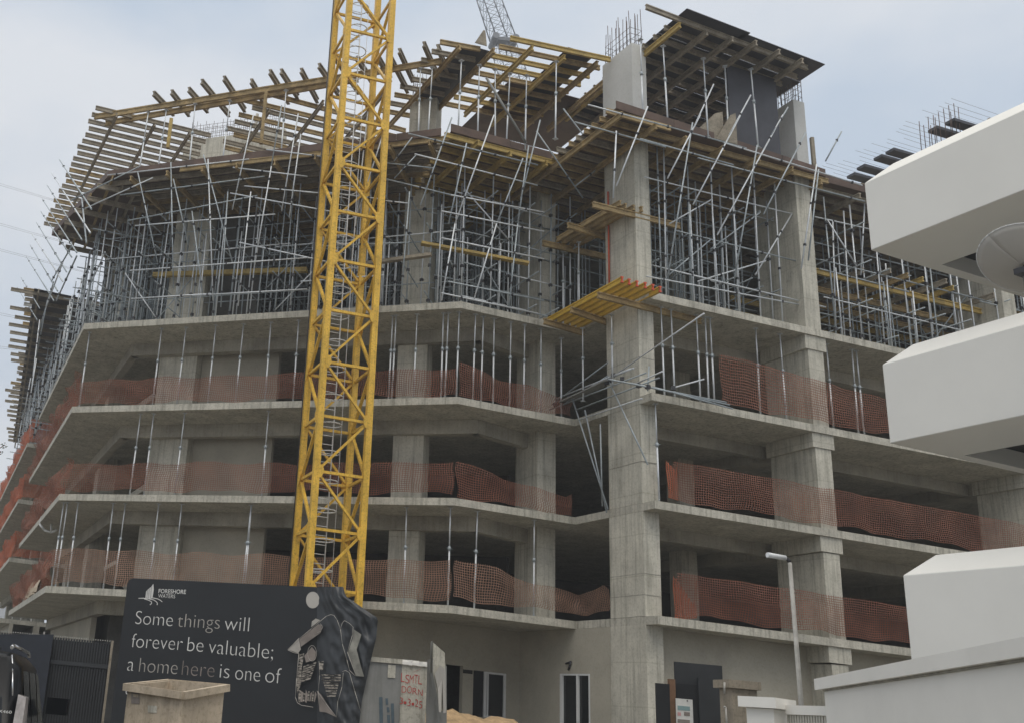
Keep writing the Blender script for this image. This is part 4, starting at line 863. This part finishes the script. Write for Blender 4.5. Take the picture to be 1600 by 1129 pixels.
wl('forever', 165, 696, 803, 836, 22.5, 'ink'); wl('be', 748, 915, 842, 853, 23, 'ink'); word('valuable;', 325.5, 1019.5, 426, 1029, 23.5, 'ink', parent=bb)
wl('a', 120, 192, 1047, 1050, 23, 'ink'); wl('home', 245, 645, 1058, 1086, 23, 'inkw'); wl('here', 690, 1030, 1092, 1116, 24, 'inkg'); wl('is', 1085, 1185, 1120, 1127, 24, 'ink')
word('one', 367, 1060.5, 406, 1064.5, 24, 'ink', parent=bb); word('of', 414, 1065, 439, 1067.5, 25, 'ink', parent=bb)
word('t', 194, 1084, 202, 1084.6, 19, 'ink', parent=bb)
wl('FORESHORE', 450, 735, 236, 246, 6.3, 'ink', .012) ; wl('WATERS', 446, 622, 284, 292, 5.8, 'ink', -.002)
lg = MB()
for poly in (((398, 140), (402, 200), (388, 292), (372, 290), (378, 168)), ((374, 174), (367, 290), (352, 289), (356, 186)), ((351, 190), (347, 288), (333, 287), (337, 204)), ((332, 208), (328, 287), (315, 286), (322, 222))):
    lg.poly([bp(*zb2(*q), .006) for q in poly])
def ribbon(mb, pts, w0, off=.006):
    for (a, b) in zip(pts, pts[1:]):
        d = Vector((b[0]-a[0], b[1]-a[1])); n_ = Vector((-d.y, d.x)).normalized()*w0/2
        mb.poly([bp(*zb2(a[0]+n_.x, a[1]+n_.y), off), bp(*zb2(b[0]+n_.x, b[1]+n_.y), off), bp(*zb2(b[0]-n_.x, b[1]-n_.y), off), bp(*zb2(a[0]-n_.x, a[1]-n_.y), off)])
for pts in (((243, 292), (290, 291), (340, 294), (395, 288), (440, 297), (470, 312), (490, 330)), ((300, 296), (350, 312), (378, 328), (380, 345), (362, 360)), ((350, 298), (400, 308), (430, 328), (440, 345), (436, 362))): ribbon(lg, pts, 8)
lg.build('logo', 'ink', bb)
def zb3(x, y): return 400+x*.2029, 900+y*.2029
def p3(x, y, off=.13): a, b = zb3(x, y); return bp(a, b, off)
# crumpled end of the printed sheet
rows = []
rb_ = [(30, 660), (150, 690), (260, 850), (320, 940), (480, 925), (640, 885), (800, 850), (960, 815), (1180, 790)]
for i in range(46):
    y = 78+(1250-78)*i/45
    xr = 655
    for (y0, x0), (y1, x1) in zip(rb_, rb_[1:]):
        if y0 <= y <= y1: xr = x0+(x1-x0)*(y-y0)/(y1-y0)
    if y > 1180: xr = 790-(y-1180)*.1
    row = []
    for j in range(40):
        f = j/39; x = 470+(xr-470)*f
        q_ = Vector(((x-.42*y)*.011, (y+.3*x)*.0045, 3.1)); rdg = 1-abs(noise.noise(q_))*2.2+.5*(1-abs(noise.noise(q_*2.3+Vector((5, 1, 0))))*2)+.25*noise.noise(q_*6)
        ampl = min(1, f*2.2)*.07
        row.append(p3(x, y, .012+ampl*rdg+(.0 if f < .9 else -(f-.9)*.8)))
    rows.append(row)
mb = MB().grid(rows); mb.sm = True; mb.build('crumpled_sheet', 'tarp', bb)
def flat(pts, m, off=.1, nm='printed_motif'): return MB().poly([p3(x, y, off) for x, y in pts]).build(nm, m, bb)
def disc(cx_, cy_, rx, ry): return [(cx_+rx*math.cos(2*math.pi*k/28), cy_+ry*math.sin(2*math.pi*k/28)) for k in range(28)]
flat(disc(437, 180, 52, 64), 'dish', .02, 'white_disc'); flat([(425, 390), (430, 345), (460, 322), (495, 335)], 'inkw', .03)
for pts, m_ in ((((245, 562), (330, 470), (345, 560), (325, 588)), 'inkw'), (((335, 480), (480, 365), (510, 375), (500, 430), (345, 540)), 'inkg'), (((335, 600), (372, 590), (352, 700), (345, 830), (318, 900), (312, 800)), 'metal'), (((372, 610), (430, 540), (462, 580), (455, 640), (385, 660)), 'inkg'),
        (((752, 405), (812, 445), (775, 560), (800, 660), (832, 770), (768, 765), (708, 585), (745, 470)), 'artg'), (((485, 660), (520, 648), (516, 722), (486, 715)), 'metal')): flat(pts, m_, .135)
for k in range(7): flat([(365-k*3, 690+k*18), (465-k*7, 655+k*20), (462-k*7, 668+k*20), (363-k*3, 704+k*18)], 'metal', .135)
for k in range(9): w_ = 75-(k*5 if k > 2 else 0); flat([(580-w_, 752+k*20), (580+w_, 752+k*20), (578+w_, 764+k*20), (582-w_, 764+k*20)], 'metal', .135)
for k in range(8): flat([(330+k*18, 870+13*((k*7) % 3)), (348+k*17, 880+9*(k % 4)), (340+k*16, 975-8*(k % 3)), (325+k*17, 960)], ('metal', 'inkg')[k % 2], .134+.002*(k % 2))
flat([(470, 880), (500, 905), (560, 1000), (625, 1085), (540, 1045), (490, 1040)], 'inkg', .134)
def line3(pts, w_=.013, m_='inkw', off=.14):
    mb = MB(); mb.path([p3(x, y, off) for x, y in pts], w_*.5, 5); return mb.build('printed_outline', m_, bb)
line3([(245, 560), (330, 480), (420, 405), (540, 305), (575, 292), (600, 298), (625, 335), (650, 405), (665, 520), (700, 640), (720, 720), (765, 765)])
line3([(245, 565), (290, 585), (330, 592), (312, 780), (304, 930), (318, 970), (350, 990), (440, 1005)]); line3([(650, 400), (665, 355), (682, 338), (720, 360), (748, 388), (742, 450), (704, 582), (770, 765)], .013)
line3([(665, 730), (690, 722), (720, 740), (760, 880), (808, 1040)], .012); line3([(672, 740), (662, 850), (630, 960), (620, 1075)], .01); line3([(485, 650), (490, 760), (480, 880), (490, 1000)], .008); line3([(470, 880), (540, 980), (620, 1080)], .01); line3(disc(432, 590, 34, 60)+[(466, 590)], .01); line3([(455, 440), (500, 420), (515, 385), (495, 362)], .01)
# ------------------------------------------------------------------ dark slatted fence on the left
YF = 28.0; f0, f1 = aty(-60, 980, YF), aty(178, 994, YF); fd_ = Vector((f1.x-f0.x, 0, 0)); ft = thing('slatted_fence', ((f0.x+f1.x)/2, YF, 0), 'tall charcoal slatted fence with a dotted spiked top left of the hoarding', 'fence')
zf = (aty(0, 983, YF).z+aty(176, 994, YF).z)/2
mb = MB(); x = f0.x
while x < f1.x: mb.box((x, YF, .1), (.04, 0, 0), (0, .03, 0), (0, 0, zf-.2)); x += .068
mb.build('slats', 'dark', ft); MB().box((f0.x, YF+.04, .1), (f1.x-f0.x, 0, 0), (0, .02, 0), (0, 0, zf-.25)).build('backing_sheet', 'void', ft)
for z in (.4, zf-.75): MB().box((f0.x, YF-.03, z), (f1.x-f0.x, 0, 0), (0, .028, 0), (0, 0, .1)).build('rail', 'dark', ft)
mb = MB(); x = f0.x
while x < f1.x: mb.cbox((x, YF-.02, zf-.07), .022, .02, .03); x += .06
mb.build('spikes', 'pole', ft)
def stick(px, y0, y1, px1, m, Y, wdt=.05): a, b = aty(px, y0, Y), aty(px1, y1, Y); return MB().beam(a, b, wdt, wdt, (0, 1, 0))
for a_ in ((69.5, 986, 1003, 67), (66, 1010, 1060, 59), (69.5, 1010, 1062, 63)): MB().beam(aty(a_[0], a_[1], YF-.06), aty(a_[3], a_[2], YF-.06), .04, .03, (0, 1, 0)).build('post', 'pole', ft)
for a_ in ((32.5, 1009, 1031, 29), (36.5, 1009, 1033, 33)): MB().beam(aty(a_[0], a_[1], YF-.06), aty(a_[3], a_[2], YF-.06), .05, .03, (0, 1, 0)).build('post', 'lampw', ft)
tp = aty(176, 1000, 27); tb = aty(159, 1128, 27); tag(MB().beam(Vector((tb.x+.02, 27, 0)), tp, .055, .055, (0, 1, 0)).build('fence_post', 'oldconc'), 'pale grey post standing at the left edge of the hoarding', 'post')
MB_ = MB().beam(aty(-60, 975, 27.9), aty(70, 985, 27.9), .01, .01)
o = MB().box(aty(-60, 1129, 27.7)*1.0, (aty(64, 1129, 27.7)-aty(-60, 1129, 27.7)).xyz*1.0, (0, .05, 0), (0, 0, 2.12)).build('dark_sheet', 'navy'); tag(o, 'dark blue grey sheet behind the car on the far left', 'sheet')
# ------------------------------------------------------------------ site container with red spray marks
zc = 2.82; c0, c1, c2 = V2(atz(566, 1024, zc)), V2(atz(624, 1031, zc)), V2(atz(668, 1033, zc))
c1 = c1+Vector((-.02, -.5)); back_ = Vector((.3, 2.4))
ct = thing('site_container', P3((c0+c2)/2+back_/2, 0), 'grey steel site container with red sprayed writing beside the hoarding', 'container')
MB().slab([c0, c1, c1+back_*.99, c0+back_], .1, zc-.10).build('grey_side', 'steelg', ct)
MB().slab([c1+Vector((.004, 0)), c2, c2+back_, c1+back_+Vector((.004, 0))], .1, zc-.1).build('pale_end', 'edge', ct)
MB().slab([c0-Vector((.03, .03)), c1-Vector((0, .06)), c1+back_*.3, c0+back_*.3], zc-.098, zc).build('top_rim', 'edge', ct)
mb = MB()
for k in range(16):
    f = random.random()
    q = c1+(c2-c1)*f+Vector((0, .05)); s_ = random.uniform(.05, .16); mb.cbox(P3(q, zc-.1+s_*.3), s_*1.7, s_, s_*.7, random.random()*3)
mb.box(P3(c1-Vector((0, .05)), zc-.097), P3(c2-c1, 0), (.03, .3, 0), (0, 0, .06)); mb.build('mortar_crust', 'whiteold', ct, kind='stuff')
en = (c2-c1).normalized(); eo = Vector((en.y, -en.x))
def cpx(px, py, off=.01): return onp(px, py, c1+eo*off, c2+eo*off)
for txt, x0, y0, x1, y1, cap in (('LSMTL', 626, 1065, 660, 1069, 14), ('DORN', 627, 1081, 661, 1086, 11), ('3·3·25', 624, 1099, 660, 1106, 11)):
    k = 0; n_ = len(txt)
    for i, ch in enumerate(txt):
        fa_, fb_ = (i+.06)/n_, (i+.9)/n_
        if ch == '·': MB().cbox(cpx(x0+(x1-x0)*(i+.5)/n_, y0+(y1-y0)*(i+.5)/n_-4), .05, .012, .05).build('sprayed_writing', 'spray', ct); continue
        dy = random.uniform(-1, 1); word(ch, x0+(x1-x0)*fa_, y0+(y1-y0)*fa_+dy, x0+(x1-x0)*fb_, y0+(y1-y0)*fb_+dy, cap*random.uniform(.92, 1.1), 'spray', P=cpx, off=.01, thin=-.012, parent=ct, nm='sprayed_writing')
word('—', 645, 1052, 658, 1047, 8, 'spray', P=cpx, off=.01, parent=ct, nm='sprayed_writing')
e2 = (c1-c0).normalized(); eo2 = Vector((e2.y, -e2.x))
def cpl(px, py, off=.01): return onp(px, py, c0+eo2*off, c1+eo2*off)
for x_, y0, y1, w_ in ((595, 1088, 1135, .07), (604, 1090, 1100, .05), (606, 1104, 1112, .05), (607, 1116, 1135, .06), (613, 1098, 1135, .06)): MB().beam(cpl(x_, y0), cpl(x_+1, y1), w_, .012, P3(eo2, 0)).build('blue_mark', 'bluegrey', ct)
MB().cbox(cpl(612, 1048), .16, .02, .26).build('lock_plate', 'edge', ct)
# bent sheets beside the container
sh = thing('bent_sheet', aty(685, 1100, 22), 'bent grey metal sheet with a pale torn lower half right of the container', 'sheet'); sh.location.z = 0
def sheet(pts, m, nm, Y, th=.03):
    P_ = [aty(x, y, Y+dy) for x, y, dy in pts]; return MB().prism(P_, [p+Vector((.0, th, 0)) for p in P_]).build(nm, m, sh)
sheet([(668, 1030, 0), (676, 1028, .3), (698, 1040, .3), (698, 1200, .3), (664, 1200, 0)], 'steelg', 'backing', 22.2); sheet([(673, 1002, 0), (676, 1000, .1), (675, 1050, .1), (672, 1050, 0)], 'steelg', 'edge_strip', 22.0)
sheet([(677, 1003, 0), (695, 1019, .3), (697, 1090, .3), (696, 1109, .3), (686, 1110, .1), (684, 1085, .1), (677, 1052, 0)], 'edge', 'face', 21.9); sheet([(679, 1052, 0), (688, 1038, .1), (696, 1045, .3), (697.5, 1112, .3), (693, 1113, .2), (691, 1060, .2), (689, 1112, .1), (686, 1111, .1), (684, 1075, .1)], 'dish', 'torn_paper', 21.86, .01)
# sand heap
p = aty(742, 1124, 27); rows = []
for i in range(14):
    th_ = i/13; rows.append([Vector((p.x+(j/24-.5)*4.4+.1*math.sin(i), 27+(th_-.5)*3.5, max(0, (1.9+.05*math.sin(j*.9)+.04*math.sin(j*2.3+i)-.5*abs(j/24-.4)**1.5)*math.sin(math.pi*th_)**.5*min(1, 7*min(j/24, 1-j/24)+.2)))) for j in range(25)])
mb = MB().grid(rows); mb.sm = True; tag(mb.build('sand_heap', 'sand'), 'brown heap of sand under the ground floor window', 'sand')
# ------------------------------------------------------------------ wooden crate
K = [aty(195, 1068, 12.3), aty(287, 1081, 11.5), aty(357, 1069, 12.2), aty(264, 1061, 13.0)]
kt = thing('wooden_crate', Vector((K[1].x, 12.2, 0)), 'open weathered wooden crate with a rim in front of the hoarding', 'crate')
kc_ = sum(K, Vector((0, 0, 0)))/4
def kside(a, b, nm='side_board', zb=.12, th=.03):
    d = (b-a).normalized(); n_ = Vector((-d.y, d.x, 0)); n_ *= 1 if n_.dot(kc_-a) > 0 else -1; n_ = n_.normalized()*th
    return MB().prism([Vector((a.x, a.y, zb)), Vector((b.x, b.y, zb)), Vector((b.x, b.y, zb))+n_, Vector((a.x, a.y, zb))+n_], [a-Vector((0, 0, .004)), b-Vector((0, 0, .004)), b+n_-Vector((0, 0, .004)), a+n_-Vector((0, 0, .004))]).build(nm, 'crate', kt)
sh_ = .93
Ki = [kc_+(k_-kc_)*sh_ for k_ in K]
for i in range(4): kside(Ki[i], Ki[(i+1) % 4])
for i in range(4):
    a, b = K[i], K[(i+1) % 4]; d = (b-a).normalized(); MB().beam(a+d*.004-Vector((0, 0, .03)), b-d*.045*0-Vector((0, 0, .03)), .05, .075).build('rim_batten', 'crate', kt)
MB().slab([V2(k_) for k_ in Ki], .1, .119).build('base', 'crate', kt)
for f in (.15, .85): a = Ki[0].lerp(Ki[1], f); b = Ki[3].lerp(Ki[2], f); MB().beam(Vector((a.x, a.y, .05)), Vector((b.x, b.y, .05)), .1, .095).build('skid', 'crate', kt)
l0, l1 = V2(Ki[0]), V2(Ki[1]); ln_ = Vector(((l1-l0).y, -(l1-l0).x)).normalized()*.006
for x0, x1, y0, y1, m_ in ((205, 218, 1079, 1098, 'inkg'), (208, 216, 1083, 1088, 'crate'), (231, 245, 1101, 1112, 'edge')):
    MB().poly([onp(x, y, l0+ln_*(1 if m_ != 'crate' else 1.5), l1+ln_*(1 if m_ != 'crate' else 1.5)) for x, y in ((x0, y0), (x1, y0+1), (x1, y1+1), (x0, y1))]).build('label_sticker', m_, kt)
# ------------------------------------------------------------------ black car
hd = Vector((-.10, 1)).normalized(); hs = Vector((hd.y, -hd.x)); CR = V2(aty(40, 1100, 11.0))-hs*.95
car = thing('parked_car', P3(CR+hd*2.3, 0), 'black off-road car parked at the lower left corner, rear end towards us', 'car')
def cpnt(s, x, z): return P3(CR+hd*s+hs*x, z)
secs = [(0.0, .86, .55, 1.0, .0), (.02, .95, .40, 1.12, 0), (.10, .95, .38, 1.18, 0), (.22, .95, .36, 1.86, .74), (.5, .96, .34, 1.92, .76), (2.3, .96, .32, 1.92, .76), (2.9, .96, .32, 1.84, .74), (3.6, .96, .34, 1.16, 0), (4.5, .92, .40, 1.02, 0), (4.72, .80, .48, .85, 0)]
rows = []
for s, w_, zlo, ztop, wt in secs:
    zb_ = min(1.14, ztop); prof = [(w_*.9, zlo), (w_, zlo+.2), (w_, zb_-.08), (w_*.97, zb_)]
    if wt: prof += [(wt+.07, ztop-.12), (wt-.06, ztop), (0, ztop+.025)]
    else: prof += [(w_*.93, ztop), (w_*.8, ztop+.005), (0, ztop+.02)]
    full = [(-x, z) for x, z in prof]+[(x, z) for x, z in prof[-2::-1]]
    rows.append([cpnt(s, x, z) for x, z in full])
mb = MB().grid(rows); mb.f += [tuple(range(13)), tuple(range(13*9, 13*10))]; mb.sm = True; body = mb.build('body', 'carp', car)
rg_ = MB().poly([cpnt(.095, -.74, 1.22), cpnt(.095, .74, 1.22), cpnt(.205, .66, 1.72), cpnt(.205, -.66, 1.72)]); rg_.build('rear_window', 'glass', car)
for s0, s1 in ((.45, 1.2), (1.28, 2.15), (2.22, 2.95)):
    for sg in (-1, 1): MB().poly([cpnt(s0, sg*.945, 1.2), cpnt(s1, sg*.945, 1.2), cpnt(s1-.05 if s1 < 2.9 else s1-.35, sg*.838, 1.75), cpnt(s0+.05, sg*.838, 1.75)]).build('side_window', 'glass', car)
for sg in (-1, 1):
    MB().prism([cpnt(-.03, sg*.95, 1.02), cpnt(-.03, sg*.85, 1.02), cpnt(.2, sg*.85, 1.02), cpnt(.2, sg*.985, 1.02)], [cpnt(.06, sg*.94, 1.50), cpnt(.06, sg*.86, 1.52), cpnt(.24, sg*.86, 1.52), cpnt(.24, sg*.95, 1.50)]).build('tail_lamp', 'lamp', car)
    MB().path([cpnt(.14, sg*.80, 1.5), cpnt(.2, sg*.76, 1.72), cpnt(.3, sg*.72, 1.89)], .009, 6).build('pillar_trim', 'chrome', car)
    MB().path([cpnt(.35, sg*.70, 1.965), cpnt(.5, sg*.70, 1.99), cpnt(2.4, sg*.70, 1.99), cpnt(2.6, sg*.70, 1.95)], .02, 6).build('roof_rail', 'chrome', car)
    mo = MB().cbox(cpnt(3.05, sg*1.1, 1.40), .26, .14, .20, 0).build('wing_mirror', 'carp', car)
    for s in (.95, 3.75):
        c_ = cpnt(s, sg*.84, .37); wh = MB().tube(c_-P3(hs*.12, 0), c_+P3(hs*.12, 0), .37, 24).build('wheel', 'clamp', car); MB().tube(c_-P3(hs*.125, 0), c_+P3(hs*.125, 0), .22, 12).build('rim', 'chrome', wh)
MB().box(cpnt(-.05, -.7, 1.165), P3(hs*1.4, 0), P3(hd*.06, 0), (0, 0, .03)).build('boot_trim', 'chrome', car)
MB().box(cpnt(-.10, -.94, .5), P3(hs*1.88, 0), P3(hd*.14, 0), (0, 0, .22)).build('bumper', 'carp', car)
MB().box(cpnt(.30, -.6, 1.93), P3(hs*1.2, 0), P3(-hd*.18, 0), (0, 0, .03)).build('roof_spoiler', 'carp', car)
cz0 = CR-hd*.012
word('X460', -3, 1112, 18, 1114, 4.5, 'ink', P=lambda x, y, off: onp(x, y, cz0, cz0+hs), off=0, thin=0, parent=car, nm='badge')
# overhead wires far behind
wi = thing('overhead_wires', Vector((-40, 120, 0)), 'thin overhead wires crossing the sky at the far left', 'wires')
for y0, y1 in ((287, 322), (349, 382), (389, 420), (489, 512), (541, 553)):
    for dy in (0, 3): MB().path([aty(-400, y0-75+dy, 120), aty(0, y0+dy, 120), aty(130, y1+4+dy*.5, 120), aty(400, y1+60, 120)], .016, 4).build('wire', 'steelg', wi)
for px in (-400, 400): q = aty(px, 200, 120.1); MB().tube((q.x, 120.1, 0), (q.x, 120.1, q.z+2), .2, 8).build('pole', 'conc', wi)
# blocks of white houses beyond the left flank
hz = thing('far_house', aty(0, 880, 130), 'pale house walls far behind at the left edge', 'house'); hz.location.z = 0
for x0, x1, y0, Y in ((-60, 12, 790, 120), (-60, 6, 745, 135)):
    a, b = aty(x0, y0, Y), aty(x1, y0+3, Y); MB().box((a.x, Y, 0), (b.x-a.x, 0, 0), (0, 12, 0), (0, 0, a.z)).build('wall', 'palewall', hz)
    for k in range(6): MB().box((b.x-3.0, Y-.02, a.z-2.2-k*3.2), (1.4, 0, 0), (0, .019, 0), (0, 0, 1.3)).build('window', 'glass', hz)
# a few twigs of a tree reaching in at the left edge
tw = thing('tree', aty(-60, 900, 24), 'leafy twigs of a tree reaching in at the left picture edge', 'tree'); tw.location.z = 0
tx = tw.location.x-1.0
MB().path([Vector((tx, 24, 0)), Vector((tx+.1, 24, 4)), Vector((tx+.05, 24.1, 8.5))], .14, 8).build('trunk', 'brown', tw)
mb = MB(); lf = MB(); tips = [aty(8, 694, 24), aty(2, 705, 24), aty(-2, 762, 24), aty(-40, 720, 24), aty(-60, 640, 24)]
for q in tips: mb.path([Vector((tx, 24, q.z-1.5)), Vector((tx+.05, 24, q.z-1.2)).lerp(q, .5), q], .012, 4)
for q in tips:
    for k in range(16):
        c_ = q+Vector((random.gauss(-.06, .05), random.gauss(0, .1), random.gauss(0, .03))); d = Vector((random.uniform(-1, 1), random.uniform(-1, 1), random.uniform(-1, .3))).normalized()*.055; e_ = d.orthogonal().normalized()*.02; lf.poly([c_, c_+d*.5+e_, c_+d, c_+d*.5-e_])
for k in range(900):
    c_ = Vector((tx-1.6, 24, 8.6))+Vector((random.gauss(0, .8), random.gauss(0, 1), random.gauss(0, 1.1)))
    if c_.x > tx+.75: continue
    d = Vector((random.uniform(-1, 1), random.uniform(-1, 1), random.uniform(-1, .3))).normalized()*.11; e_ = d.orthogonal().normalized()*.035; lf.poly([c_, c_+d*.5+e_, c_+d, c_+d*.5-e_])
mb.build('branches', 'brown', tw); lf.build('crown', 'leaf', tw)

# ------------------------------------------------------------------ haze
hm = bpy.data.materials.new('air'); hm.use_nodes = True; t_ = hm.node_tree; t_.nodes.clear()
o_ = N(t_, 'ShaderNodeOutputMaterial'); pv = N(t_, 'ShaderNodeVolumePrincipled', Density=.0013, Anisotropy=.2); pv.inputs['Color'].default_value = (.86, .89, .93, 1); t_.links.new(pv.outputs[0], o_.inputs['Volume'])
M['air'] = hm
MB().box((-310, -130, -1.0), (620, 0, 0), (0, 540, 0), (0, 0, 140)).build('haze', 'air', kind='stuff')

tag(MB().tube(onp(950, 300, C-g*.06, D-g*.06), onp(952, 446, C-g*.06, D-g*.06), .03, 6).build('rod', 'red'), 'thin red rod standing against the left edge of the corner column', 'rod')
